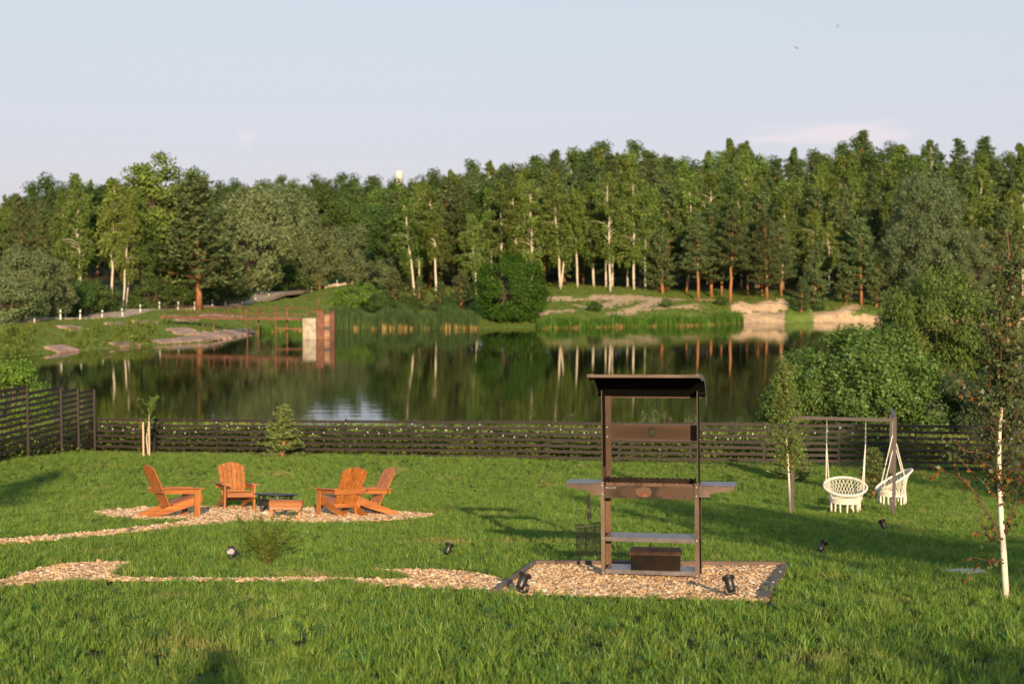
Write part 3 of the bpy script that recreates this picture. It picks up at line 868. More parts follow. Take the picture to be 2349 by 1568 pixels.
def birch(seed, H=17., bare=.24, wid=.165, nb=72, leaf=.30, dens=.72):
    global rng
    save = rng; rng = np.random.default_rng(seed); random.seed(seed)
    mb = MB()
    bend = [(random.uniform(-.35, .35) * math.sin(k * 1.3) * (k / 9), random.uniform(-.3, .3) * (k / 9)) for k in range(10)]
    path = [Vector((bend[k][0], bend[k][1], H * .97 * k / 9 - (.3 if k == 0 else 0))) for k in range(10)]
    mb.tube(path, [.125 * (1 - k / 9.6) ** .8 + .012 for k in range(10)], 7)
    def tp(z):
        t = min(max(z / (H * .97) * 9, 0), 8.999); i = int(t); return path[i].lerp(path[i + 1], t - i)
    C, A = [], []
    for b in range(nb):
        u = (b + random.random()) / nb
        z = H * (bare + (1.0 - bare) * u ** .9)
        L = H * wid * (math.sin(math.pi * (.16 + .84 * u ** .85)) ** .9 + .05) * random.uniform(.7, 1.12)
        az = random.random() * 6.283 + b * 2.4
        p0 = tp(min(z, H * .96)); el = R(random.uniform(38, 65))
        d = Vector((math.cos(az) * math.cos(el), math.sin(az) * math.cos(el), math.sin(el)))
        pts = []
        for k in range(5):
            t = k / 4
            q = p0 + d * (L * t) - Vector((0, 0, L * .55 * t * t)); pts.append(q)
        mb.tube(pts, [.05 * (1 - .75 * u) * (1 - t / 4.4) + .006 for t in range(5)], 3, caps=False)
        ns = int((9 + 8 * L / (H * wid)) * dens)
        for s in range(ns):
            t = random.uniform(.28, 1.05); k = min(int(t * 4), 3); q = pts[k].lerp(pts[k + 1], t * 4 - k)
            q = q + Vector((random.gauss(0, .16 * L / 2.5), random.gauss(0, .16 * L / 2.5), random.gauss(.05, .15)))
            hang = random.uniform(.25, 1.25) * (1.3 - u * .6)
            nl = int(5 + hang * 6)
            for j in range(nl):
                C.append((q.x + random.gauss(0, .10), q.y + random.gauss(0, .10), q.z - hang * j / nl + random.gauss(0, .06)))
                A.append((0, 0, -1))
    C = np.array(C)
    o = unit(np.column_stack([C[:, 0], C[:, 1], np.full(len(C), .35)]))
    cr = quad_mesh('crown', leaves(C, leaf, o, .45, np.array(A, float), .55, .5), L_BIRCH)
    tr = mb.mesh('trunk', B_BIRCH); rng = save
    return tr, cr, H
def pine(seed, H=13., bare=.3, wid=.2, leafm=None, shape=.75, tuft_n=15):
    global rng
    save = rng; rng = np.random.default_rng(seed); random.seed(seed)
    mb = MB()
    path = [Vector((random.gauss(0, .05) * k / 3, random.gauss(0, .05) * k / 3, H * .98 * k / 8 - (.3 if k == 0 else 0))) for k in range(9)]
    mb.tube(path, [.17 * (1 - k / 8.6) + .012 for k in range(9)], 7)
    def tp(z):
        t = min(max(z / (H * .98) * 8, 0), 7.999); i = int(t); return path[i].lerp(path[i + 1], t - i)
    C, A = [], []
    z = H * bare
    while z < H * .97:
        u = (z - H * bare) / (H * (1 - bare))
        L0 = H * wid * ((1 - u) ** shape * (.75 + .25 * math.sin(min(1, u * 3.2) * 1.57)) + .07)
        n = random.choice((4, 5, 5, 6)); a0 = random.random() * 6.28
        for b in range(n):
            if random.random() < .1: continue
            L = L0 * random.uniform(.65, 1.15); az = a0 + b * 6.283 / n + random.gauss(0, .2)
            el = R(8 + 48 * u + random.gauss(0, 7)); p0 = tp(z + random.gauss(0, .12))
            d = Vector((math.cos(az) * math.cos(el), math.sin(az) * math.cos(el), math.sin(el)))
            pts = [p0 + d * (L * t) + Vector((0, 0, L * .18 * t * t)) for t in (0, .35, .7, 1)]
            mb.tube(pts, [.045 * (1 - .7 * u), .03 * (1 - .7 * u), .02 * (1 - .7 * u), .008], 3, caps=False)
            m = max(3, int(L / .28))
            for s in range(m):
                t = .25 + .78 * (s + random.random()) / m; k = min(int(t * 3), 2); q = pts[k].lerp(pts[k + 1], min(t * 3 - k, 1.05))
                side = Vector((-math.sin(az), math.cos(az), 0)) * random.gauss(0, .22 * L * (1.15 - t) + .06)
                q = q + side + Vector((0, 0, random.gauss(.03, .06)))
                for j in range(tuft_n):
                    C.append((q.x + random.gauss(0, .14), q.y + random.gauss(0, .14), q.z + random.gauss(0.04, .09)))
                    A.append((d.x * .6 + random.gauss(0, .5), d.y * .6 + random.gauss(0, .5), .75 + random.gauss(0, .3)))
        z += random.uniform(.42, .62) * (H / 13) ** .5
    top = tp(H * .97)
    for j in range(30):
        C.append((top.x + random.gauss(0, .06), top.y + random.gauss(0, .06), top.z + random.uniform(-.4, .35))); A.append((0, 0, 1))
    C = np.array(C)
    o = unit(np.column_stack([C[:, 0], C[:, 1], np.full(len(C), .5)]))
    cr = quad_mesh('crown', leaves(C, .34, o, .3, np.array(A), .75, .36), leafm or L_PINE)
    tr = mb.mesh('trunk', B_PINE); rng = save
    return tr, cr, H
def clumpy(seed, H, Rx, z0, ncl, nleaf, rcl, leaf, lm, trunk_r=.22, bark=None, top=1.0, fork=3, flat=.8, inner=.35, ups=0.):
    """rounded crown made of many leaf clumps on forking limbs"""
    global rng
    save = rng; rng = np.random.default_rng(seed); random.seed(seed)
    zc, rz = (H + z0) / 2, (H - z0) / 2
    cs = []
    for i in range(ncl):
        d = rdir(1)[0]; rad = inner + (1 - inner) * rng.random() ** .45
        wz = 1 - .18 * d[2] * top
        cs.append((d[0] * Rx * rad * wz, d[1] * Rx * rad * wz, zc + d[2] * rz * rad * .93, d, rcl * rng.uniform(.6, 1.35)))
    C, O = [], []
    for x, y, z, d, r in cs:
        n = int(nleaf * (r / rcl) ** 1.6)
        dd = rdir(n); rr = r * rng.random(n) ** .4
        p = np.column_stack([x + dd[:, 0] * rr, y + dd[:, 1] * rr, z + dd[:, 2] * rr * flat + ups * rr * 0])
        p[:, 2] += ups * np.abs(rng.normal(0, r * .7, n))
        C.append(p); O.append(unit(dd * .7 + d * .5 + np.array([0, 0, .25])))
    C = np.concatenate(C); O = np.concatenate(O)
    k = C[:, 2] > .05; C, O = C[k], O[k]
    cr = quad_mesh('crown', leaves(C, leaf, O, .55, np.array([0, 0, 1.]), .25 if not ups else .6, .55 if not ups else .35), lm)
    mb = MB()
    zb = max(z0 * 1.02, H * .10)
    for f in range(fork):
        a = f * 6.283 / fork + rng.random(); s = .0 if fork == 1 else Rx * .45
        pth = [Vector((0, 0, -.3)), Vector((math.cos(a) * s * .12, math.sin(a) * s * .12, zb * .6)), Vector((math.cos(a) * s * .5, math.sin(a) * s * .5, zb + (H - zb) * .35)), Vector((math.cos(a) * s, math.sin(a) * s, H * .86))]
        mb.tube(pth, [trunk_r, trunk_r * .8, trunk_r * .5, trunk_r * .1], 6)
        for x, y, z, d, r in cs[f::fork * 2]:
            q = pth[2]; m = Vector((x, y, z)); mid = q.lerp(m, .5) + Vector((0, 0, -.3))
            mb.tube([q, mid, m], [trunk_r * .3, trunk_r * .2, .015], 4, caps=False)
    tr = mb.mesh('trunk', bark or B_DARK); rng = save
    return tr, cr, H

PROTO = {
 'birch': [birch(1), birch(2, wid=.20), birch(3, bare=.28, wid=.16), birch(4, bare=.2, wid=.21, nb=66), birch(5, bare=.32, wid=.17), birch(6, bare=.2, wid=.19), birch(7, bare=.36, wid=.15), birch(8, bare=.26, wid=.22, nb=64)],
 'pine': [pine(11, bare=.26, wid=.23), pine(12, bare=.32, wid=.21), pine(13, bare=.16, wid=.27), pine(14, bare=.38, wid=.20)],
 'youngpine': [pine(21, 7., .07, .27, tuft_n=13), pine(22, 7., .05, .24, tuft_n=13), pine(23, 7., .1, .30, tuft_n=13)],
 'broad': [clumpy(31, 18, 4.4, 2.6, 75, 120, 1.35, .44, L_DARK, fork=1), clumpy(32, 18, 4.0, 2.2, 70, 120, 1.25, .42, L_DARK, fork=2), clumpy(33, 18, 5.2, 2.6, 80, 120, 1.5, .44, L_DARK, fork=2)],
 'poplar': [clumpy(41, 20, 3.8, 3, 85, 120, 1.15, .40, L_BIRCH, fork=1, inner=.15, top=1.6), clumpy(42, 20, 3.0, 3, 70, 110, 1.05, .40, L_BIRCH, fork=1, inner=.15, top=1.6)],
 'willow': [clumpy(51, 11, 5.2, .6, 120, 170, 1.15, .34, L_WILLOW, fork=4, inner=.6, flat=.9), clumpy(52, 11, 4.6, .3, 105, 170, 1.1, .34, L_WILLOW, fork=4, inner=.6, flat=.9)],
 'round': [clumpy(61, 9, 4.7, -.6, 130, 210, .95, .28, L_ROUND, fork=5, inner=.66, trunk_r=.25, flat=.9, top=.6)],
 'bright': [clumpy(71, 5, 3.2, .0, 60, 110, .8, .26, L_BRIGHT, fork=4, inner=.4, trunk_r=.08)],
 'shrub': [clumpy(81, 4, 2.6, .0, 48, 100, .75, .26, L_DARK, fork=4, inner=.4, trunk_r=.08), clumpy(82, 4, 2.2, .0, 42, 100, .7, .24, L_DARK, fork=3, inner=.4, trunk_r=.07)],
 'greyshrub': [clumpy(91, 5, 3.0, .0, 60, 110, .8, .24, L_WILLOW, fork=4, inner=.4, trunk_r=.1)],
 'silver': [clumpy(95, 16, 5.6, 1.0, 170, 180, 1.0, .34, L_SILVER, fork=4, inner=.45, top=1.5, ups=.8)],
 'fbirch': [birch(101, bare=.08, wid=.20, nb=62, leaf=.40, dens=1.), birch(102, bare=.14, wid=.22, nb=62, leaf=.40, dens=1.), birch(103, bare=.10, wid=.18, nb=56, leaf=.40, dens=1.)],
 'fpine': [pine(111, bare=.08, wid=.25), pine(112, bare=.15, wid=.22)],
 'fbroad': [clumpy(121, 18, 5.0, .5, 80, 120, 1.5, .46, L_DARK, fork=2), clumpy(122, 18, 4.4, 1.0, 75, 120, 1.35, .46, L_DARK, fork=2), clumpy(123, 18, 4.0, .5, 70, 120, 1.3, .44, L_BIRCH, bark=B_BIRCH, fork=1, top=1.5)],
}
_used = {}
NAMES = {'birch': 'birch_tree', 'pine': 'pine_tree', 'youngpine': 'young_pine', 'broad': 'broadleaf_tree', 'poplar': 'poplar_tree', 'willow': 'willow_tree',
         'round': 'round_willow', 'bright': 'bright_shrub', 'shrub': 'green_shrub', 'greyshrub': 'willow_shrub', 'silver': 'silver_willow', 'fbirch': 'birch_tree', 'fpine': 'pine_tree', 'fbroad': 'broadleaf_tree'}
def plant_tree(kind, px, ytop, D, label, w=1.0, group=None, bpx=None, var=None, zoff=0, ax=None):
    """tree whose top shows at (px, ytop) from the viewpoint's side of the lake, D metres off; bpx: where its foot shows"""
    top = at(px, ytop, D)
    bx = (bpx if bpx is not None else px)
    x = (bx - CX) / F * D
    zb = gz(x, D) + zoff
    P = PROTO[kind]
    tr, cr, H = P[var % len(P)] if var is not None else P[int(rng.integers(len(P)))]
    s = max(1.5, (top.z - zb)) / H
    root = empty(NAMES[kind], (x, D, zb), (0, math.atan2(top.x - x, top.z - zb) if bpx is not None else float(rng.normal(0, .022)), 0))
    sw = s * w * float(rng.uniform(.88, 1.16)) if ax is None else ax
    root.scale = (sw, sw, s)
    rz = float(rng.random() * 6.28)
    link('trunk', tr, root, rot=(0, 0, rz)); link('crown', cr, root, rot=(0, 0, rz))
    cat = 'shrub' if kind in ('shrub', 'bright', 'greyshrub') else 'tree'
    tag(root, label, cat, group)
    return root

T = plant_tree
# --- left: trees behind the embankment road
T('broad', 103, 398, 300, 'dark rounded oak crown far behind the left birches', 1.15, var=2)
T('pine', 52, 448, 192, 'pine with orange trunk near the left picture edge', 1.0, var=0)
T('birch', 10, 470, 200, 'tall birch cut by the left picture edge', 1.1)
T('birch', -40, 440, 190, 'birch beyond the left picture edge', 1.1)
T('willow', 55, 560, 150, 'grey willow bush beside the road at the far left', .85, ax=.62, var=0)
T('willow', 118, 588, 156, 'smaller grey willow bush right of the far left one', .8, ax=.55, var=1)
T('greyshrub', 15, 640, 146, 'low grey willow shrub in the lower left corner of the wood', 1.0)
T('birch', 172, 392, 184, 'leaning tall birch left of the three white trunks', 1.15, bpx=188, var=1)
T('birch', 140, 430, 190, 'slender birch just left of the leaning tall birch', 1.1, bpx=155, var=0)
T('birch', 258, 402, 183, 'birch with long bare white trunk behind the guard posts', 1.2, bpx=257, var=4)
T('birch', 300, 430, 182, 'twin stemmed birch right of the bare white trunk, left stem', 1.0, bpx=281, var=2)
T('birch', 318, 425, 184, 'twin stemmed birch right of the bare white trunk, right stem', 1.0, bpx=287, var=0)
T('broad', 215, 420, 205, 'dark leafy tree filling the gap behind the white trunks', 1.1)
T('broad', 290, 425, 210, 'broad green tree behind the twin stemmed birch', 1.1)
T('poplar', 352, 338, 192, 'tallest poplar rising above the left wood', 1.25, var=0)
T('poplar', 432, 362, 197, 'second poplar with thin top right of the tallest one', .95, var=1)
T('broad', 395, 440, 205, 'dark tree between the tallest poplar and the big pine', 1.1)
T('broad', 330, 500, 186, 'low dark tree in front of the tallest poplar', 1.0)
T('pine', 457, 405, 190, 'big dark pine with orange trunk beside the grey willows', 1.75, var=2)
T('youngpine', 520, 570, 207, 'low spreading pine at the foot of the big dark pine', 1.35)
for p, y, d, l in ((200, 640, 172, 'shrub under the leaning birch'), (245, 655, 176, 'shrub at the foot of the bare white trunk'), (345, 640, 184, 'shrub right of the twin stemmed birch'),
                   (395, 640, 188, 'dark shrub below the tallest poplar'), (440, 655, 196, 'low shrub left of the big pine foot'), (482, 650, 203, 'shrub right of the big pine foot'), (150, 640, 168, 'dark shrub right of the grey willow bushes'),
                   (545, 640, 216, 'shrub at the meadow edge under the large grey willow'), (643, 603, 252, 'rounded dark shrub on the green slope')):
    T('shrub', p, y, d, 'dark green ' + l if 'dark' not in l else 'leafy ' + l, 1.1)
# --- grey willows on the slope
T('willow', 572, 425, 232, 'large grey green willow right of the big dark pine', 1.05, ax=1.28, var=0)
T('willow', 662, 418, 262, 'grey willow standing behind the large one', 1.0, ax=1.15, var=1)
T('willow', 615, 418, 275, 'hazy grey willow top between the two large willows', 1.0, ax=1.1, var=0)
T('willow', 716, 512, 262, 'wide low grey willow with leaning limbs above the road', 1.1, ax=1.2, var=1)
T('willow', 800, 512, 266, 'grey willow right of the wide low one above the road bend', 1.1, ax=1.2, var=0)
T('youngpine', 733, 590, 258, 'small dark pine in front of the low grey willows', 1.0)
T('greyshrub', 846, 575, 240, 'pale grey willow shrub at the end of the visible road', 1.1, ax=1.25)
T('greyshrub', 905, 578, 226, 'upright grey willow shrub between road end and birches', 1.0, ax=1.1)
T('bright', 818, 645, 196, 'bright green rounded shrub above the reeds', 1.0, ax=1.1)
T('youngpine', 905, 618, 203, 'young pine left of the round willow, nearest the road', 1.3)
T('youngpine', 960, 636, 198, 'lowest young pine in the row left of the round willow', 1.2)
T('youngpine', 1058, 622, 199, 'young pine close against the round willow', 1.35)
T('youngpine', 1010, 645, 196, 'small young pine second from the round willow', 1.3)
for p, y, d, l in ((872, 668, 194, 'low shrub right of the bright green shrub'), (935, 678, 190, 'low shrub below the young pines'), (1030, 680, 190, 'low shrub behind the dark reeds')):
    T('shrub', p, y, d, 'dull green ' + l, 1.1)
T('round', 1172, 583, 186, 'large round dark green willow leaning over the water', 1.0, ax=.96, zoff=-.2)
# --- birches along the forest edge
BIR = [(925, 428, 219, 952, 'birch with leaning trunk, leftmost of the lakeside birches'), (958, 415, 224, 962, 'thin birch behind the leftmost leaning birch'), (990, 432, 217, 1001, 'birch with several pale side limbs left of the round willow'),
       (1080, 486, 216, 1094, 'short birch with forked top left of the round willow'), (1120, 425, 224, 1130, 'birch behind the left half of the round willow'), (1150, 405, 221, 1152, 'birch standing behind the round willow top'),
       (1190, 395, 226, 1192, 'slim birch behind the round willow'), (1215, 408, 217, 1221, 'birch with pale limbs just right of the round willow'),
       (1270, 395, 216, 1286, 'birch whose trunk meets a second stem at the ground'), (1306, 440, 217, 1287, 'leaning second stem sharing its foot with a birch'), (1320, 428, 216, 1325, 'straight white birch right of the double stem'),
       (1352, 415, 219, 1362, 'birch with thin trunk left of the brightest birch'), (1384, 440, 219, 1390, 'crooked birch trunk right beside the brightest birch'), (1394, 392, 213, 1400, 'brightest white birch trunk nearest the sandy track'),
       (1412, 415, 221, 1404, 'birch just behind the brightest birch'), (1450, 385, 215, 1454, 'tall birch with wide crown above the sandy track'), (1436, 430, 222, 1440, 'slender birch left of the wide crowned one'),
       (1478, 440, 215, 1480, 'last white birch before the small dark pine'), (1180, 430, 218, 1183, 'birch half hidden by the round willow')]
for i, (p, y, d, b, l) in enumerate(BIR):
    T('birch', p, y, d, l, 1.32, bpx=b, var=i * 3 % 8)
BI2 = [(1578, 400, 228, 'birch crown behind the tall red pines'), (1622, 388, 232, 'taller birch crown behind the red pines'), (1700, 432, 226, 'birch between the two groups of red pines'), (1733, 415, 231, 'birch above the right group of red pines'),
       (1792, 440, 224, 'birch behind the young pine on the sand cliff'), (1862, 480, 222, 'small birch above the young lakeside pine'), (1903, 505, 224, 'thin birch with a long bare trunk in the dark gap'), (1930, 352, 246, 'tall birch with bright trunk standing above the dark gap'),
       (2250, 378, 226, 'birch with white trunk right of the silver willow'), (2310, 430, 214, 'birch right of the silver willow near the picture edge'), (2345, 380, 224, 'tall birch at the right picture edge'), (2225, 420, 222, 'birch just behind the silver willow'), (1545, 395, 230, 'birch left of the red pines')]
for i, (p, y, d, l) in enumerate(BI2):
    T('birch', p, y, d, l, 1.4, var=i * 3 % 8)
PIN = [(1520, 528, 213, 'youngpine', 'small dark pine between birches and red pines'), (1602, 492, 208, 'pine', 'leftmost red trunked pine above the water'), (1632, 470, 212, 'pine', 'pine second from left among the red trunks'),
       (1676, 478, 207, 'pine', 'red trunked pine nearest the reeds'), (1655, 505, 214, 'pine', 'slim pine between the two nearest red pines'), (1715, 510, 215, 'pine', 'thin pine left of the sand cliff'), (1760, 490, 209, 'pine', 'red pine standing at the top of the sand cliff'),
       (1748, 500, 214, 'pine', 'pine just left of the one on the sand cliff'), (1792, 505, 212, 'pine', 'pine right of the one on the sand cliff'), (1575, 540, 215, 'pine', 'small pine left of the red trunks'), (1868, 552, 206, 'youngpine', 'bushy young pine right of the sand cliff'),
       (1838, 638, 201.5, 'youngpine', 'small grey green conifer at the water beside the sand cliff'), (1976, 500, 208, 'pine', 'tall young pine left of the silver willow'), (2010, 560, 207, 'youngpine', 'young pine under the silver willow'), (1940, 590, 209, 'youngpine', 'low pine left of the tall young pine'),
       (2290, 470, 206, 'youngpine', 'young pine beside the right birches'), (2200, 560, 204, 'youngpine', 'young pine right of the silver willow'), (1500, 560, 220, 'youngpine', 'low pine in the shade behind the last birch')]
for i, (p, y, d, k, l) in enumerate(PIN):
    T(k, p, y, d, l, 1.25 if k == 'pine' else 1.05, var=i)
T('silver', 2120, 388, 206, 'big silvery willow towering over the near willow bush', 1.0, ax=1.12)
T('silver', 2230, 520, 203, 'smaller silvery willow right of the big one', .9, ax=.6)
for p, y, d, l in ((1530, 705, 199, 'small shrub on the sandy slope'), (1365, 712, 195, 'low shrub at the reeds below the birches'), (1655, 690, 203, 'shrub at the foot of the red pines'), (1880, 690, 203, 'shrub under the young lakeside pine'), (2060, 690, 203, 'shrub on the bank left of the near willow')):
    T('shrub', p, y, d, 'green ' + l, 1.0)
# --- the forest behind, tree by tree
RIDGE = ([-200, 0, 60, 180, 260, 415, 480, 560, 700, 800, 960, 1050, 1150, 1250, 1320, 1400, 1540, 1600, 1690, 1760, 1850, 1980, 2050, 2150, 2250, 2349, 2600],
         [440, 450, 436, 412, 418, 420, 418, 404, 406, 398, 394, 382, 366, 350, 326, 328, 326, 348, 322, 346, 342, 316, 326, 336, 330, 326, 330])
FRONT = ([-200, 0, 300, 480, 560, 700, 860, 920, 1100, 1300, 1500, 1700, 1850, 2000, 2349, 2600], [470, 480, 440, 460, 470, 480, 495, 450, 440, 420, 420, 440, 450, 440, 420, 420])
def zone(px):
    return 'behind the embankment road' if px < 520 else ('on the low left ridge' if px < 1240 else 'on the wooded hill above the sand')
for row, (D0, t, step, kinds) in enumerate(((233, .0, 4.4, 'ppppdp'), (250, .20, 4.8, 'bppdpB'), (268, .40, 5.4, 'bdBpdp'), (294, .60, 5.8, 'bdBdpp'), (326, .80, 6.4, 'Bdbdbp'), (368, .97, 7.0, 'dBdpbd'), (410, 1.03, 6.6, 'dbddbd'))):
    px = -110 + rng.random() * 30
    while px < 2460:
        D = D0 + rng.uniform(-7, 7)
        skip = (px < 500 and D < 240) or (500 < px < 880 and D < 318)
        yt = np.interp(px, *FRONT) * (1 - t) + np.interp(px, *RIDGE) * t + rng.normal(0, 13 if px > 1010 else (6 if row < 4 else 3))
        if t >= .75: yt += abs(rng.normal(0, 6)) - 2
        k = kinds[int(rng.integers(len(kinds)))]
        if 470 < px < 1010 and row >= 4: k = 'd'
        kind = {'b': 'fbirch', 'p': 'fpine', 'B': 'birch', 'd': 'fbroad'}[k]
        if not skip:
            nm, pl = {'fbirch': ('green birch', 'green birches'), 'birch': ('bare stemmed birch', 'bare stemmed birches'), 'fpine': ('dark pine', 'dark pines'), 'fbroad': ('dark broadleaf tree', 'dark broadleaf trees')}[kind]
            where = ('deep in the forest ' if row < 4 else 'on the forest skyline ') + zone(px)
            T(kind, px, yt, D, nm + ' ' + where, {'fbirch': 1.25, 'birch': 1.3, 'fpine': 1.35, 'fbroad': 1.0}[kind], group='%s %s' % (pl, where))
        px += step * rng.uniform(.7, 1.3) * F / D * .92

# ================================================================== FAR OBJECTS
M_WHITE = simple('white_paint', (.62, .61, .57), .6, noise=.06, scale=3)
M_BAND = simple('dark_band', (.05, .05, .05), .6)
M_RUST = simple('rusty_steel', (.155, .058, .030), .8, noise=.35, scale=2.2, bump=.3, col2=(.09, .035, .022))
M_CONC = simple('pale_concrete', (.40, .34, .25), .9, noise=.2, scale=1.6, bump=.3, col2=(.24, .20, .15))
M_DECK = simple('gangway_deck', (.34, .19, .12), .85, noise=.3, scale=1.2)
def water_tower():
    D = 345
    a = at(905, 393, D); b = at(925, 419, D)
    r = (b.x - a.x) / 2; x = (a.x + b.x) / 2
    root = tag(empty('water_tower', (x, D, gz(x, D))), 'white cylindrical water tower tank rising above the distant forest', 'water tower')
    z0, z1 = b.z - root.location.z, a.z - root.location.z
    MB().lathe([(0, z0), (r, z0 + .1), (r, z1 - .4), (r * .9, z1), (0, z1 + .15)], 24).build('tank', M_WHITE, root)
    MB().lathe([(r * .35, 0), (r * .35, z0 + .2)], 16).build('column', M_CONC, root)
    MB().lathe([(r * 1.03, z1 - .7), (r * 1.03, z1 - .45), (r * .98, z1 - .45)], 24).build('rim', M_WHITE, root)
water_tower()

def guard_posts():
    mb = MB().box((0, 0, .50), (.15, .15, 1.30)).box((0, 0, 1.17), (.10, .10, .05))
    me = mb.mesh('guard_post', M_WHITE)
    me.materials.append(M_BAND)
    # dark painted band as its own ring proud of the post
    n0 = len(me.polygons)
    mb.box((0, 0, .82), (.156, .156, .20))
    me2 = mb.mesh('guard_post', M_WHITE); me2.materials.append(M_BAND)
    for i, p in enumerate(me2.polygons):
        if i >= n0: p.material_index = 1
    near = [23, 78, 138, 183, 233, 281, 322, 366, 408, 446, 487, 517, 554, 586, 618, 652, 684, 715, 747, 774]
    far = [5, 56, 103, 150, 195, 239, 262, 318, 360, 399, 435, 470, 501, 534, 568, 598, 628, 656, 665]
    for lst, w, gname, lab in ((near, -.35, 'guard posts on the lake side of the road', 'white guard post with a dark band on the lake side of the embankment road'),
                               (far, 1.55, 'guard posts on the forest side of the road', 'white guard post with a dark band on the forest side of the embankment road')):
        for px in lst:
            p = crest(px, w=w)
            o = link('guard_post', me2, None, (p.x, p.y, gz(p.x, p.y) - .12), (float(rng.normal(0, .03)), float(rng.normal(0, .03)), .3))
            tag(o, lab, 'guard post', gname)
guard_posts()

def gangway():
    A = at(374, 730, 163); A.z = WATER + 2.15
    Bp = wpt(712, 777)
    B = Vector((Bp.x, Bp.y, A.z))
    root = tag(empty('sluice_gangway', (B.x, B.y, WATER)), 'rusty steel gangway with railings running from the embankment to the sluice pier', 'gangway')
    o = root.location.copy()
    A, B = A - o, B - o
    d = (B - A); L = d.length; d.normalize(); n = Vector((-d.y, d.x, 0))
    for s in (-.55, .55):
        MB().bar(A + n * s, B + n * s, .10, .17).build('deck_beam', M_RUST, root)
    k = 0
    while (k + 1) * .9 < L:
        MB().bar(A + d * (k * .9 + .05) + Vector((0, 0, .16)), A + d * (k * .9 + .84) + Vector((0, 0, .16 + .01 * (k % 2))), 1.3, .05).build('deck_plank', M_DECK, root); k += 1
    for s in (-.58, .58):
        for h, t in ((1.28, .036), (.55, .028)):
            MB().tube([A + n * s + Vector((0, 0, h)), A.lerp(B, .5) + n * s + Vector((0, 0, h - .03)), B + n * s + Vector((0, 0, h))], t, 6).build('handrail' if h > 1 else 'middle_rail', M_RUST, root)
        q = 0.
        while q <= L + .1:
            MB().bar(A + d * min(q, L) + n * s + Vector((0, 0, .05)), A + d * min(q, L) + n * s + Vector((0, 0, 1.30)), .06, .06).build('rail_post', M_RUST, root); q += L / 9
    for f, s in ((.30, -.6), (.335, .6), (.60, -.6), (.64, .6), (.79, -.6), (.83, .6)):
        p = A + d * (L * f) + n * s
        MB().bar(Vector((p.x, p.y, -1.5)), Vector((p.x, p.y, 1.55 if f < .4 else .0 + A.z + 1.2)), .16, .16).build('support_leg', M_RUST, root)
    MB().bar(A + d * (L * .79) + n * -.6 + Vector((0, 0, -1.0)), B + n * -.6 + Vector((0, 0, -1.05)), .1, .14).build('tie_beam', M_RUST, root)
    mb = MB().box((0, .3, .65), (1.45, 2.2, 3.3)); mb.build('concrete_pier', M_CONC, root)
    for x, w, h in ((1.15, .75, 3.3), (2.45, .5, 3.2)):
        MB().box((x, -.1, h / 2 - .7), (w, .55, h + .9)).build('gate_column', M_RUST, root)
        MB().box((x, -.1, h - .2), (w + .12, .67, .14)).build('column_cap', M_RUST, root)
    MB().box((1.86, .1, 1.1), (.8, .2, 3.2)).build('gate_leaf', M_DECK, root)
    MB().box((1.86, -.06, 1.2), (.85, .12, .3)).build('gate_crossbar', M_BAND, root)
    mb = MB().tube([(1.0, -.1, 3.1), (1.0, -.1, 4.5)], .09, 8).box((1.0, -.1, 4.2), (.25, .25, .25)); mb.build('gate_spindle', M_RUST, root)
    mb = MB().bar((.1, -.1, 3.0), (1.3, -.1, 3.0), .22, .22); mb.build('hoist_arm', M_RUST, root)
gangway()

def birds():
    M = simple('bird_plumage', (.35, .33, .33), .8)
    for px, py, D, span, roll, rz, lab in ((1922, 62, 220, .8, .2, 1.3, 'small dark bird with folded wings, the higher of two in the sky'), (1828, 111, 200, 1.3, .15, .2, 'pale bird with spread wings, the lower of two in the sky')):
        p = at(px, py, D)
        root = tag(empty('bird', p, (0, roll, rz)), lab, 'bird', 'birds in the sky')
        MB().tube([(0, .28, 0), (0, .2, .03), (0, 0, .03), (0, -.2, .01), (0, -.36, 0)], [.02, .05, .07, .045, .01], 8).build('body', M, root)
        for s in (-1, 1):
            mb = MB(); up = .26 if span < 1 else .20
            t = [(0, .1, .04), (s * span * .25, .13, .04 + up * .7), (s * span * .5, -.02, .04 + up)]
            b = [(0, -.08, .04), (s * span * .25, -.05, .03 + up * .7), (s * span * .5, -.05, .035 + up)]
            vs = t + b + [(x, y, z - .012) for x, y, z in t + b]
            mb.add(vs, [(0, 1, 4, 3), (1, 2, 5, 4), (6, 9, 10, 7), (7, 10, 11, 8), (0, 6, 7, 1), (1, 7, 8, 2), (3, 4, 10, 9), (4, 5, 11, 10)])
            mb.build('wing', M, root)
        mb = MB(); mb.add([(-.03, -.34, 0), (.03, -.34, 0), (.07, -.5, 0), (-.07, -.5, 0), (-.03, -.34, -.01), (.03, -.34, -.01), (.07, -.5, -.01), (-.07, -.5, -.01)], [(0, 1, 2, 3), (7, 6, 5, 4), (0, 4, 5, 1), (1, 5, 6, 2), (2, 6, 7, 3), (3, 7, 4, 0)]); mb.build('tail', M, root)
birds()

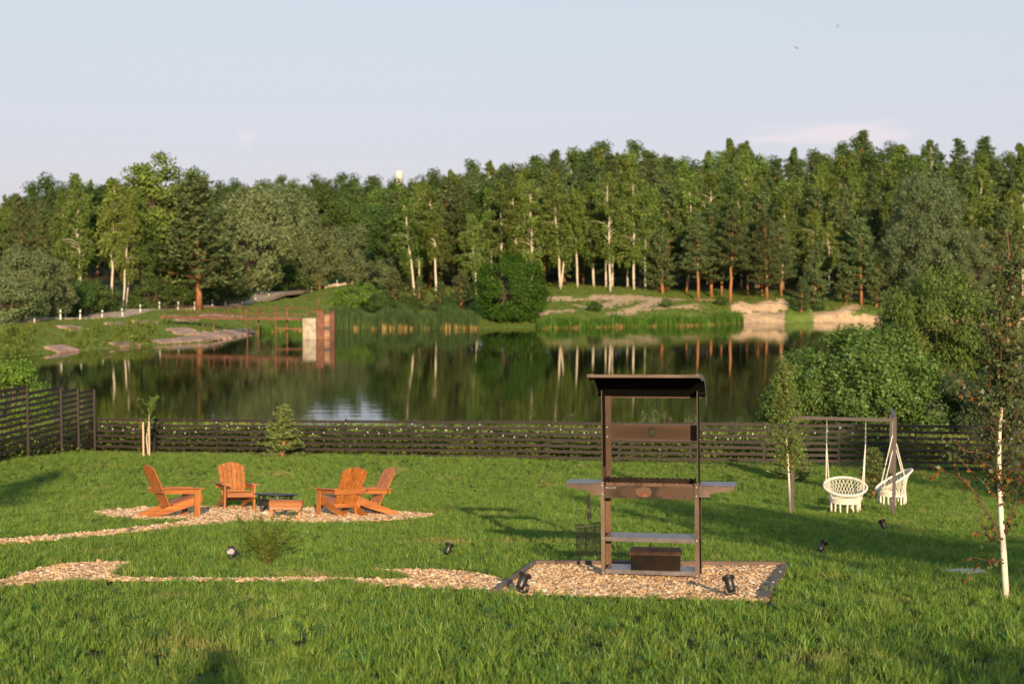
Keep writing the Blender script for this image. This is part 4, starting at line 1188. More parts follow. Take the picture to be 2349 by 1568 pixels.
# ================================================================== FENCES
M_SLAT = simple('fence_paint', (.022, .012, .0085), .6, noise=.2, scale=3, stretch=(1, 1, 6), bump=.2)
M_POST = simple('fence_post_steel', (.022, .013, .010), .55, noise=.15)
M_BULB = simple('bulb_glass', (.85, .85, .83), .15, noise=.02, spec=.8)
M_WIRE = simple('black_wire', (.02, .02, .02), .5)
FX0, FY0 = (208 - CX) / F * 48.2, 48.2
FX1, FY1 = (2470 - CX) / F * 41.9, 41.9
FTOP = lambda t: (-3.80) * (1 - t) + (-3.33) * t
def back_fence():
    root = tag(empty('slatted_fence', (FX0, FY0, gz(FX0, FY0))), 'long dark brown horizontal slat fence between lawn and lake', 'fence')
    o = root.location.copy()
    A, B = Vector((FX0, FY0, 0)), Vector((FX1, FY1, 0))
    L = (B - A).length; n = 14; step = L / n
    ang = math.atan2(B.y - A.y, B.x - A.x)
    slat = MB().box((0, 0, 0), (step - .05, .022, .088)).mesh('slat', M_SLAT)
    for k in range(n + 1):
        t = k / n; p = A.lerp(B, t); g = gz(p.x, p.y); zt = FTOP(t)
        MB().box((0, 0, (zt + g - .3) / 2 - g), (.062, .062, zt - g + .34)).build('post', M_POST, root, Vector((p.x, p.y + .05, g)) - o, (0, 0, ang))
        if k == n: break
        q = A.lerp(B, (k + .5) / n); gq = gz(q.x, q.y)
        lean = math.atan2(FTOP((k + 1) / n) - FTOP(k / n), step) + random.gauss(0, .002)
        dz = random.gauss(0, .012)
        for s in range(8):
            z = FTOP((k + .5) / n) - .06 - s * .182 + dz + random.gauss(0, .004)
            if z < gq - .02: continue
            link('slat', slat, root, Vector((q.x, q.y - .008, z)) - o, (random.gauss(0, .02), -lean, ang))
    # extra posts where panels were joined mid-run
    for px in (1470, 1530):
        t = (px - 208) / (2470 - 208); p = A.lerp(B, t * 1.0); g = gz(p.x, p.y); zt = FTOP(t)
        MB().box((0, 0, (zt - g) / 2 - .1), (.09, .05, zt - g + .2)).build('post', M_POST, root, Vector((p.x, p.y + .05, g)) - o, (0, 0, ang))
    # string of small lamps draped along it
    lr = tag(empty('string_lights', (FX0, FY0, gz(FX0, FY0))), 'string of small white bulbs draped in swags along the lakeside fence', 'string lights')
    mb = MB(); path = []
    bulb = MB().lathe([(0, -.022), (.013, -.017), (.018, -.005), (.014, .008), (.007, .014), (.007, .03), (0, .03)], 8).mesh('bulb', M_BULB)
    for k in range(n):
        for i in range(12):
            u = (k + i / 12) / n; p = A.lerp(B, u); s = i / 12
            sag = .09 + .36 * (1 - (2 * s - 1) ** 2) * (0.8 + .3 * math.sin(k * 2.3))
            q = Vector((p.x, p.y - .06, FTOP(u) - sag)) - o
            path.append(q)
            if i % 2 == 0 and k > 0 or (k == 0 and i > 1 and i % 2 == 0): link('bulb', bulb, lr, q + Vector((0, 0, -.03)), (0, 0, 0))
    mb.tube(path, .006, 4).build('wire', M_WIRE, lr)
back_fence()
def side_fence():
    ys = [48.0, 46.8, 45.6, 43.4, 41.2, 39.0, 36.8]
    pts = [Vector((-14.2 - .15 * (48 - y), y, 0)) for y in ys]
    root = tag(empty('stepped_fence', (pts[0].x, pts[0].y, gz(pts[0].x, pts[0].y))), 'taller dark slat fence stepping down the left side of the lawn', 'fence')
    o = root.location.copy()
    for i, p in enumerate(pts):
        g = gz(p.x, p.y); zt = -2.81 + .1 * (48 - p.y)
        MB().box((0, 0, (zt - g) / 2 - .1), (.07, .07, zt - g + .2 + (.06 if i > 0 else 0))).build('post', M_POST, root, Vector((p.x + .05, p.y, g)) - o)
        if i + 1 < len(pts):
            q = pts[i + 1]; m = (p + q) / 2; L = (q - p).length; zt = -2.85 + .1 * (48 - m.y)
            sl = MB().box((0, 0, 0), (L - .04, .022, .088)).mesh('slat', M_SLAT)
            for s in range(11):
                z = zt - .05 - s * .184
                if z < gz(m.x, m.y) - .05: continue
                link('slat', sl, root, Vector((m.x, m.y, z + random.gauss(0, .004))) - o, (0, random.gauss(0, .002), math.atan2(q.y - p.y, q.x - p.x)))
side_fence()

# ================================================================== FIRE RING: chairs, stool, fire table
M_WOOD = simple('stained_wood', (.46, .165, .045), .55, noise=.16, scale=5, stretch=(1, 1, 1), bump=.15, col2=(.34, .11, .028))
def wood(axis):
    st = {'x': (.6, 9, 9), 'y': (9, .6, 9), 'z': (9, 9, .6)}[axis]
    return simple('stained_wood_' + axis, (.42, .148, .032), .5, noise=.14, scale=2.2, stretch=st, bump=.2, col2=(.24, .070, .014))
W_X, W_Y, W_Z = wood('x'), wood('y'), wood('z')
def slope_rot(x, y, rz):
    e = .5
    dx = (gz(x + e, y) - gz(x - e, y)) / (2 * e); dy = (gz(x, y + e) - gz(x, y - e)) / (2 * e)
    n = Vector((-dx, -dy, 1)).normalized()
    q = Vector((0, 0, 1)).rotation_difference(n)
    return (q.to_matrix() @ Matrix.Rotation(rz, 3, 'Z')).to_euler()
def yz_board(poly, x, t):
    return MB().prism(poly, lambda a, b: Vector((x - t / 2, a, b)), lambda a, b: Vector((x + t / 2, a, b)))
def make_chair():
    root = empty('adirondack_chair')
    prof = [(.47, .35), (.43, .385), (.37, .39), (-.18, .205), (-.44, .11), (-.575, .055), (-.58, 0), (-.45, 0), (.05, .14), (.40, .25), (.46, .28)]
    for x in (-.265, .265): yz_board(prof, x, .03).build('side_rail', W_Y, root)
    for i in range(6):
        y = .43 - i * .098; z = .385 + .012 if i == 0 else .398 - (.37 - y) * .336
        MB().box((0, 0, 0), (.58, .088, .022), Matrix.Rotation(R(18) if i else R(2), 3, 'X')).build('seat_slat', W_X, root, (0, y, z if i else .402))
    MB().box((0, .470, .325), (.56, .022, .10)).build('front_apron', W_X, root)
    for x in (-.315, .315):
        MB().box((x, .36, .265), (.035, .115, .53)).build('front_leg', W_Z, root)
        MB().prism([(-.10, 0), (.06, 0), (.07, .60), (.06, .85), (-.02, .87), (-.07, .83)], lambda a, b, x=x: Vector((x * 1.08 + a * (1 if x > 0 else -1), .47 - b, .532)), lambda a, b, x=x: Vector((x * 1.08 + a * (1 if x > 0 else -1), .47 - b, .556))).build('arm', W_Y, root)
        MB().bar((x * .94, .30, .485), (x * .94, -.30, .485), .025, .088).build('arm_rail', W_Y, root)
    MB().bar((-.36, -.335, .488), (.36, -.335, .488), .028, .088).build('back_brace', W_X, root)
    MB().bar((-.26, -.165, .215), (.26, -.165, .215), .03, .08).build('lower_brace', W_X, root)
    # fanned back: six slats leaning 27 degrees, arched top
    b0 = Vector((0, -.135, .185)); up = Vector((0, -.42, .83)).normalized(); nn = Vector((0, -up.z, up.y))
    for k in range(6):
        u0, u1 = (k - 3), (k - 2)
        def xb(u): return u * .083
        def xt(u): return u * .100
        def top(u): return .895 - .012 * u * u * 1.0
        g = .006
        poly = [(xb(u0) + g, 0), (xb(u1) - g, 0), (xt(u1) - g, top(u1)), (xt((u0 + u1) / 2), top((u0 + u1) / 2)), (xt(u0) + g, top(u0))]
        MB().prism(poly, lambda a, b: b0 + Vector((a, 0, 0)) + up * b + nn * .011, lambda a, b: b0 + Vector((a, 0, 0)) + up * b - nn * .011).build('back_slat', W_Z, root)
    return root
chairs = [(396, 1186, -56, 'orange stained adirondack chair at the left, seen from its side facing right'),
          (539, 1168, -156, 'orange stained adirondack chair facing the viewer behind the fire table'),
          (782, 1184, 38, 'orange stained adirondack chair with its back to the viewer'),
          (842, 1182, 120, 'orange stained adirondack chair at the right, facing left behind another chair')]
c0 = make_chair()
for i, (px, py, rz, lab) in enumerate(chairs):
    o = c0 if i == 0 else copy_tree(c0)
    g = gpt(px, py)
    o.location = g + Vector((0, 0, .012)); o.rotation_euler = slope_rot(g.x, g.y, R(rz)); o.scale = (.9, .9, .9)
    tag(o, lab, 'chair', 'wooden chairs around the fire table')

def fire_table():
    M = simple('black_iron', (.022, .020, .020), .45, noise=.2, metal=.0, spec=.6)
    MR = simple('browned_iron', (.055, .035, .025), .6, noise=.3)
    g = gpt(631, 1176)
    root = tag(empty('fire_table', g + Vector((0, 0, .01)), slope_rot(g.x, g.y, .3), .88), 'black round fire table with a lattice skirt and splayed legs', 'fire pit')
    MB().lathe([(0, .402), (.46, .396), (.475, .388), (.475, .376), (0, .380)], 36).build('lid', M, root)
    mb = MB().tube([(-.03, 0, .40), (-.03, 0, .445), (.03, 0, .445), (.03, 0, .40)], .008, 6); mb.build('lid_handle', M, root)
    MB().lathe([(.365, .26), (.365, .17), (.33, .14), (.1, .12), (0, .12)], 32).build('bowl', MR, root)
    rr = random.Random(5)
    mb = MB()
    mb.lathe([(.372, .372), (.372, .352), (.362, .352), (.362, .372), (.372, .372)], 32)
    mb.lathe([(.372, .262), (.372, .235), (.362, .235), (.362, .262), (.372, .262)], 32)
    def cp(a, z): return Vector((.368 * math.cos(a), .368 * math.sin(a), z))
    for k in range(22):
        a = k * 6.283 / 22 + rr.uniform(-.06, .06)
        a2 = a + rr.choice((-.22, -.12, .14, .24)); am = (a + a2) / 2 + rr.uniform(-.03, .03); zm = rr.uniform(.29, .32)
        mb.bar(cp(a, .255), cp(am, zm), .012, .024, up=(math.cos(a), math.sin(a), 0)); mb.bar(cp(am, zm), cp(a2, .36), .012, .022, up=(math.cos(a), math.sin(a), 0))
        if k % 2: mb.bar(cp(am, zm), cp(am + .26, rr.uniform(.29, .33)), .012, .018, up=(math.cos(a), math.sin(a), 0))
    mb.build('lattice_skirt', M, root)
    for k in range(4):
        a = k * 1.571 + .55; c, s = math.cos(a), math.sin(a)
        MB().tube([(c * .22, s * .22, .16), (c * .30, s * .30, .11), (c * .42, s * .42, .0)], [.026, .024, .02], 4).build('leg', M, root)
fire_table()
def stool():
    g = gpt(656, 1191)
    root = tag(empty('slatted_stool', g + Vector((0, 0, .01)), slope_rot(g.x, g.y, R(4)), .86), 'low wooden slatted footstool in front of the black fire table', 'footstool')
    W = .60
    for x in (-W / 2, W / 2):
        yz_board([(-.19, .22), (-.205, .30), (-.17, .345), (-.10, .358), (.10, .358), (.19, .33), (.21, .26), (.19, .22)], x, .028).build('side_panel', W_Y, root)
        for y in (-.17, .17): MB().box((x * .9, y, .15), (.045, .05, .30)).build('leg', W_Z, root)
    arc = [(-.205, .292, 70), (-.172, .352, 28), (-.085, .371, 4), (.005, .373, 0), (.095, .369, -5), (.18, .348, -25)]
    for y, z, t in arc:
        MB().box((0, 0, 0), (W + .05, .078, .02), Matrix.Rotation(R(t), 3, 'X')).build('top_slat', W_X, root, (0, y, z))
    MB().box((0, -.199, .222), (W + .02, .022, .06)).build('front_rail', W_X, root)
    MB().box((0, .199, .222), (W + .02, .022, .06)).build('back_rail', W_X, root)
stool()

# ================================================================== GRILL STATION
M_STEEL = simple('brown_powder_coat', (.140, .092, .066), .5, noise=.18, scale=3.5, bump=.05, spec=.4)
M_STEELD = simple('inner_powder_coat', (.080, .040, .018), .5, noise=.15, scale=5)
M_REAR = simple('tan_powder_coat', (.125, .068, .028), .5, noise=.12, scale=5)
M_GREY = simple('shelf_top_coat', (.17, .14, .138), .35, noise=.10, scale=6, spec=.6, col2=(.10, .08, .075))
M_SOOT = simple('sooty_steel', (.018, .009, .005), .6, spec=.15, noise=.35, scale=6, bump=.08, col2=(.006, .004, .003))
M_BLACK = simple('soot_black', (.010, .009, .008), .7)
M_RIVET = simple('zinc_rivet', (.8, .78, .72), .3, metal=.6, noise=.05)
def burnt_panel(kind='front'):
    """front of the firebox: brown coat, scorched dark in the middle, burnt to bare grey and rust behind the coals"""
    m, nt, o = nodes('scorched_front' if kind == 'front' else 'smoked_panel')
    b = N(nt, 'ShaderNodeBsdfPrincipled', Roughness=.5); b.inputs['Specular IOR Level'].default_value = .3
    tc = N(nt, 'ShaderNodeTexCoord')
    nz = N(nt, 'ShaderNodeTexNoise', Scale=14.0, Detail=6.0); nt.links.new(tc.outputs['Object'], nz.inputs['Vector'])
    def blob(cx, cz, rx, rz, soft, wob):
        sub = N(nt, 'ShaderNodeVectorMath', operation='SUBTRACT'); nt.links.new(tc.outputs['Object'], sub.inputs[0]); sub.inputs[1].default_value = (cx, 0, cz)
        mu = N(nt, 'ShaderNodeVectorMath', operation='MULTIPLY'); nt.links.new(sub.outputs[0], mu.inputs[0]); mu.inputs[1].default_value = (1 / rx, 0, 1 / rz)
        ln = N(nt, 'ShaderNodeVectorMath', operation='LENGTH'); nt.links.new(mu.outputs[0], ln.inputs[0])
        ad = N(nt, 'ShaderNodeMath', operation='MULTIPLY_ADD'); nt.links.new(nz.outputs[0], ad.inputs[0]); ad.inputs[1].default_value = wob; nt.links.new(ln.outputs['Value'], ad.inputs[2])
        mr = N(nt, 'ShaderNodeMapRange', interpolation_type='SMOOTHSTEP'); mr.inputs['From Min'].default_value = 1 + wob * .5 + soft; mr.inputs['From Max'].default_value = 1 + wob * .5 - soft
        nt.links.new(ad.outputs[0], mr.inputs['Value']); return mr.outputs[0]
    col = None
    def lay(prev, f, c):
        x = N(nt, 'ShaderNodeMix', data_type='RGBA'); nt.links.new(f, x.inputs['Factor'])
        if isinstance(prev, tuple): x.inputs['A'].default_value = rgb(prev)
        else: nt.links.new(prev, x.inputs['A'])
        x.inputs['B'].default_value = rgb(c); return x.outputs['Result']
    if kind != 'front':
        c = lay((.060, .030, .0145), blob(.0, 1.43, .40, .055, .5, .3), (.040, .019, .009))
        c = lay(c, blob(-.005, 1.442, .040, .052, .35, .25), (.007, .005, .003))
        nt.links.new(c, b.inputs['Base Color']); nt.links.new(b.outputs[0], o.inputs[0]); return m
    c = lay((.075, .046, .031), blob(-.06, .855, .33, .085, .3, .3), (.030, .016, .009))
    c = lay(c, blob(-.18, .86, .13, .06, .25, .2), (.066, .036, .020))
    c = lay(c, blob(.19, .86, .115, .06, .25, .2), (.080, .044, .025))
    c = lay(c, blob(.17, .85, .04, .025, .45, .8), (.085, .036, .016))
    c = lay(c, blob(-.055, .868, .085, .055, .10, .8), (.118, .068, .042))
    c = lay(c, blob(-.05, .846, .042, .020, .35, 1.4), (.17, .05, .017))
    c = lay(c, blob(-.045, .835, .02, .012, .4, .5), (.22, .085, .04))
    nt.links.new(c, b.inputs['Base Color']); nt.links.new(b.outputs[0], o.inputs[0])
    return m
def plate_holes(outer, holes, t, name):
    cu = bpy.data.curves.new(name, 'CURVE'); cu.dimensions = '2D'; cu.fill_mode = 'BOTH'; cu.extrude = t / 2
    for poly in [outer] + holes:
        s = cu.splines.new('POLY'); s.points.add(len(poly) - 1); s.use_cyclic_u = True
        for p, q in zip(s.points, poly): p.co = (q[0], q[1], 0, 1)
    o = bpy.data.objects.new(name, cu); COL.objects.link(o)
    bpy.context.view_layer.update()
    me = bpy.data.meshes.new_from_object(o.evaluated_get(bpy.context.evaluated_depsgraph_get()))
    bpy.data.objects.remove(o); bpy.data.curves.remove(cu)
    n = len(me.vertices); co = np.zeros(n * 3, np.float32); me.vertices.foreach_get('co', co); co = co.reshape(-1, 3)
    co = np.stack([co[:, 0], co[:, 2], co[:, 1]], 1)      # stand it up: x, thickness, z
    me.vertices.foreach_set('co', co.ravel()); me.flip_normals(); me.update(); me.name = name
    return me
def rect(x0, z0, x1, z1): return [(x0, z0), (x1, z0), (x1, z1), (x0, z1)]
def grill():
    g = gpt(1491, 1329)
    root = tag(empty('grill_station', g + Vector((0, 0, .015)), (0, R(-.9), R(-13)), (1, 1, 1.04)), 'brown steel charcoal grill station with a roof canopy, side shelves and two lower shelves', 'grill')
    X = .512
    def rivets(parent, pts):
        for p in pts:
            MB().lathe([(0, .006), (.006, .004), (.008, 0)], 8, M=Matrix.Rotation(R(90), 3, 'X')).build('rivet', M_RIVET, parent, p)
    for s in (-1, 1):
        # front and rear legs: folded angle plates
        mb = MB().box((s * (X - .020), 0, .485), (.040, .003, .97)).box((s * X, .026, .485), (.003, .049, .97))
        lf = mb.build('front_leg', M_STEEL, root)
        rivets(lf, [(s * (X - .02), -.002, z) for z in (.93, .842, .395, .04)])
        mb = MB().box((s * (X - .030), .30, .47), (.060, .003, .94)).box((s * X, .274, .47), (.003, .049, .94)); mb.build('rear_leg', M_REAR, root)
    # shelves: tray with folded front and rear lips
    for nm, z in (('lower_shelf', .405), ('bottom_shelf', .075)):
        mb = MB().box((0, .15, z), (2 * X - .084, .292, .003)).box((0, .0035, z - .020), (2 * X - .084, .003, .038)).box((0, .2985, z - .020), (2 * X - .084, .003, .038))
        mb.build(nm, M_GREY if nm == 'lower_shelf' else M_GREY, root)
        for s in (-1, 1): MB().box((s * (X - .014), .15, z - .014), (.022, .20, .03)).build('shelf_bracket', M_BLACK, root)
    # firebox
    slots = [rect(x - .0035, .818, x + .0035, .834) for x in (-.37, -.247, -.124, -.001, .122, .245, .368)]
    link('firebox_front', plate_holes(rect(-X + .042, .803, X - .042, .928), slots, .003, 'firebox_front'), root, (0, .012, 0)).data.materials.append(burnt_panel())
    notch = []
    for k in range(16):
        x = -X + .05 + (k + .5) * (2 * X - .10) / 16
        notch += [(x - .012, .982), (x - .006, .973), (x + .006, .973), (x + .012, .982)]
    link('firebox_back', plate_holes([(-X + .05, .80), (X - .05, .80), (X - .05, .982)] + notch[::-1] + [(-X + .05, .982)], [], .003, 'firebox_back'), root, (0, .262, 0)).data.materials.append(M_SOOT)
    nf = []
    for k in range(16):
        x = -X + .05 + (k + .5) * (2 * X - .10) / 16
        nf += [(x - .005, .958), (x - .004, .946), (x + .004, .946), (x + .005, .958)]
    link('firebox_inner_front', plate_holes([(-X + .05, .84), (X - .05, .84), (X - .05, .958)] + nf[::-1] + [(-X + .05, .958)], [], .003, 'firebox_inner_front'), root, (0, .042, 0)).data.materials.append(simple('burnt_inner_wall', (.13, .066, .038), .6, noise=.3, scale=9, col2=(.04, .02, .011)))
    for s in (-1, 1): MB().box((s * (X - .052), .152, .90), (.003, .215, .19)).build('firebox_end', M_SOOT, root)
    MB().box((0, .137, .805), (2 * X - .088, .243, .003)).build('firebox_floor', M_SOOT, root)
    # name plate with its worn raised lettering
    pl = MB().box((-.405, .006, .908), (.075, .002, .012)).build('name_plate', M_STEELD, root)
    mb = MB()
    for k, (h, w) in enumerate(((.009, .004), (.006, .003), (.006, .006), (.006, .003), (.008, .004), (.006, .006), (.008, .004), (.006, .004), (.006, .003))):
        mb.box((-.435 + k * .0072, .0042, .9075 + (h - .006) / 2 * (1 if k % 2 else -1)), (w, .0015, h))
    mb.build('plate_lettering', M_RIVET, pl)
    rivets(pl, [(-.447, .006, .908), (-.363, .006, .908)])
    # side shelves
    for s in (-1, 1):
        sh = MB().box((s * (X + .190), .14, .947), (.370, .30, .003)).build('side_shelf', M_GREY, root)
        poly = [(X + .003, .942), (X + .372, .942), (X + .372, .930), (X + .345, .905), (X + .115, .868), (X + .105, .858), (X + .12, .852), (X + .115, .838), (X + .10, .832), (X + .003, .832)]
        poly = [(s * a, b) for a, b in poly]
        if s < 0: poly = poly[::-1]
        for y in (-.006, .286): MB().prism(poly, lambda a, b, y=y: Vector((a, y, b)), lambda a, b, y=y: Vector((a, y + .003, b))).build('shelf_gusset', M_STEEL, sh)
        MB().box((s * (X + .373), .14, .937), (.003, .30, .018)).build('shelf_edge', M_STEEL, sh)
    # uprights and the cross panel with its cut out emblem
    for s in (-1, 1):
        pl_ = MB().box((s * (X - .012), .180, 1.42), (.003, .214, .93)); pl_.build('upright_side', simple('near_black_side', (.010, .0065, .005), .8, spec=.1), root)  # side plates are coloured near black, darker than the uprights
        mb = MB().box((s * (X - .012), .070, 1.40), (.010, .004, .97))
        if s < 0: mb.box((s * (X - .044), .2885, 1.36), (.062, .003, .90))
        mb.prism([(.06, .955), (.28, .955), (.285, 1.10), (.10, 1.10)], lambda a, b, s=s: Vector((s * (X - .016), a, b)), lambda a, b, s=s: Vector((s * (X - .019), a, b)))
        u = mb.build('upright', M_STEELD, root)
    z0, z1 = 1.365, 1.515
    ex, ez = -.005, 1.442
    def em(pts): return [(ex + a * .001, ez + b * .001) for a, b in pts]
    holes = [em([(-8, 43), (-15, 30), (25, -27), (32, -3), (2, 36)]), em([(-17, 25), (-23, 14), (11, -37), (23, -33)]), em([(-26, 8), (-32, -4), (-10, -43), (14, -45), (6, -39), (-6, -36)])]
    holes += [em([(8, 37), (18, 30), (33, 9), (35, -2)])]
    link('cross_panel', plate_holes(rect(-X + .018, z0, X - .018, z1), holes, .003, 'cross_panel'), root, (0, .292, 0)).data.materials.append(burnt_panel('cross'))
    mb = MB().box((0, .284, z0 - .002), (2 * X - .04, .018, .003)).box((0, .284, z1 + .002), (2 * X - .04, .018, .003)); mb.build('panel_lip', M_STEEL, root)
    rivets(root, [(-X + .03, .2855, 1.49), (-X + .03, .2855, 1.39)])
    # canopy
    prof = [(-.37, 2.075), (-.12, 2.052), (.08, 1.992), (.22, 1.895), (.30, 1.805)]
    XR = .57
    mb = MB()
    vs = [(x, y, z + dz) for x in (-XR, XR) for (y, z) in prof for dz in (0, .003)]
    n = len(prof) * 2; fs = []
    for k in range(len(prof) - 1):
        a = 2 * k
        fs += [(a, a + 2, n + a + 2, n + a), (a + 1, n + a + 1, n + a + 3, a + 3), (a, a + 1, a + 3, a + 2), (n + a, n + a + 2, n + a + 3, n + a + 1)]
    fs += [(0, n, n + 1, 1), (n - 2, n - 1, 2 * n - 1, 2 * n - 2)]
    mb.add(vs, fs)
    can = mb.build('canopy_sheet', simple('canopy_shade_black', (.006, .005, .0045), .85, noise=.1, spec=.05), root)  # shade under the canopy is put into the sheet's near-black colour
    MB().box((0, -.372, 2.064), (2 * XR, .003, .030)).build('canopy_front_lip', M_STEEL, can)
    MB().box((0, .298, 1.798), (2 * XR - .10, .012, .014)).build('canopy_rear_lip', M_STEELD, can)
    M_DKG = simple('gusset_coat', (.11, .092, .088), .5, noise=.1)
    for s in (-1, 1):
        gp = [(-.372, 2.082), (-.12, 2.064), (.085, 2.015), (.23, 1.935), (.33, 1.83), (.345, 1.715), (.30, 1.715), (.275, 1.80), (.26, 1.86), (.18, 1.925), (.05, 1.985), (-.06, 2.005), (-.14, 1.995), (-.24, 2.015), (-.372, 2.045)]
        MB().prism(gp, lambda a, b, s=s: Vector((s * (XR + .001), a, b)), lambda a, b, s=s: Vector((s * (XR + .004), a, b))).build('canopy_gusset', M_DKG, can)
        MB().box((s * (X + .028), .27, 1.845), (.085, .05, .004)).build('canopy_bracket', M_BLACK, can)
        for y in (-.33, -.24):
            MB().lathe([(.006, 0), (.006, .006), (0, .007)], 8).build('rivet', M_RIVET, can, (s * (XR - .03), y, 2.076 - (y + .37) * .08))
    return root
GR = grill()
GM = lambda p: GR.matrix_world @ Vector(p)
bpy.context.view_layer.update()

def ember_box():
    p = GM((.045, .135, .0785))
    root = tag(empty('ash_box', p, (0, R(-.9), R(-13) + R(3))), 'soot stained brown metal box with lid standing on the bottom shelf of the grill', 'metal box')
    mb = MB(); w, d, h = .505, .20, .175
    mb.add([(-w/2, -d/2, .002), (w/2, -d/2, .002), (w/2, d/2, .002), (-w/2, d/2, .002), (-w/2 - .004, -d/2 - .004, h), (w/2 + .004, -d/2 - .004, h), (w/2 + .004, d/2 + .004, h), (-w/2 - .004, d/2 + .004, h)],
           [(3, 2, 1, 0), (0, 1, 5, 4), (1, 2, 6, 5), (2, 3, 7, 6), (3, 0, 4, 7), (4, 5, 6, 7)])
    mb.build('body', M_SOOT, root)
    mb = MB(); a, b = w / 2 + .022, d / 2 + .016
    mb.add([(-a, -b, h - .018), (a, -b, h - .018), (a, b, h - .018), (-a, b, h - .018), (-a, -b, h + .004), (a, -b, h + .004), (a, b, h + .004), (-a, b, h + .004),
            (-a + .02, -b + .015, h + .022), (a - .02, -b + .015, h + .022), (a - .02, b - .02, h + .03), (-a + .02, b - .02, h + .03)],
           [(0, 1, 5, 4), (1, 2, 6, 5), (2, 3, 7, 6), (3, 0, 4, 7), (4, 5, 9, 8), (5, 6, 10, 9), (6, 7, 11, 10), (7, 4, 8, 11), (8, 9, 10, 11), (3, 2, 1, 0)])
    ld = mb.build('lid', simple('rusty_soot', (.055, .027, .014), .6, spec=.2, noise=.3, scale=7, col2=(.02, .010, .006)), root)
    MB().tube([(-.07, 0, h + .024), (-.06, 0, h + .040), (0, 0, h + .045), (.06, 0, h + .040), (.07, 0, h + .024)], .004, 6).build('handle', M_BLACK, ld)
ember_box()
def grill_basket():
    p = GM((-.64, -.012, .832))
    root = tag(empty('grill_basket', p, (R(3), R(-4), R(14))), 'black wire grill basket with long handle hanging from the left shelf', 'grill basket')
    M = simple('black_wire_steel', (.015, .014, .013), .4)
    MB().tube([(0, 0, -.01), (-.012, 0, .004), (0, 0, .016), (.014, 0, .004), (.012, 0, -.012)], .004, 6).build('hook', M, root)
    MB().box((0, 0, -.075), (.032, .022, .13)).build('handle_grip', M_BLACK, root)
    mb = MB()
    for x in (-.012, .012): mb.tube([(x, 0, -.14), (x, 0, -.27), (x + .02, .012, -.315)], .0042, 5)
    mb.box((0, 0, -.22), (.04, .012, .06)); mb.build('handle_wires', M, root)
    for y, nm, dx in ((-.03, 'wire_grid', .0), (.035, 'wire_grid', .01)):
        mb = MB(); x0, x1, z0, z1 = -.155 + dx, .150 + dx, -.635, -.325
        mb.tube([(x0, y, z0), (x1, y, z0), (x1, y, z1), (x0, y, z1)], .0045, 5, closed=True)
        for k in range(1, 15): mb.tube([(x0 + (x1 - x0) * k / 15, y, z0), (x0 + (x1 - x0) * k / 15, y, z1)], .0021 if k % 5 else .004, 4, caps=False)
        for k in range(1, 16): mb.tube([(x0, y + .002, z0 + (z1 - z0) * k / 16), (x1, y + .002, z0 + (z1 - z0) * k / 16)], .0021, 4, caps=False)
        mb.build(nm, M, root)
    mb = MB()
    for k in range(11):
        z = -.635 + .31 * k / 10
        for x in (-.155, .150): mb.tube([(x, -.03, z), (x, .035, z)], .0021, 4, caps=False)
    mb.build('basket_sides', M, root)
    MB().tube([(-.17, .0, -.30), (0, -.008, -.315), (.16, .0, -.30)], .006, 5).build('hinge_bar', M, root)
grill_basket()

# timber edging of the grill bed
M_EDGE = simple('weathered_edging', (.16, .10, .075), .8, noise=.2, scale=3, stretch=(1, 1, 5), bump=.3, col2=(.12, .078, .06))
def edging():
    c = Vector((np.mean([p[0] for p in PAD]), np.mean([p[1] for p in PAD]), 0)); c.z = gz(c.x, c.y)
    root = tag(empty('timber_edging', c), 'weathered timber boards edging the gravel bed under the grill', 'edging')
    P = [Vector((x, y, gz(x, y))) for x, y in PAD]
    for (a, b, h, w) in ((0, 1, .10, .045), (0, 3, .09, .045), (1, 2, .078, .09), (3, 2, .03, .04)):
        p, q = P[a], P[b]
        d = (q - p).normalized() * .02
        bd = MB().bar(p - c + d + Vector((0, 0, h / 2 - .03)), q - c - d + Vector((0, 0, h / 2 - .03)), w, h).build('edging_board', M_EDGE, root)
        if a == 1:
            for t in (.3, .62): MB().lathe([(.014, 0), (.014, .008), (0, .01)], 10).build('screw_head', simple('screw', (.6, .45, .3), .5), bd, p.lerp(q, t) - c + Vector((0, 0, h - .03)))
edging()

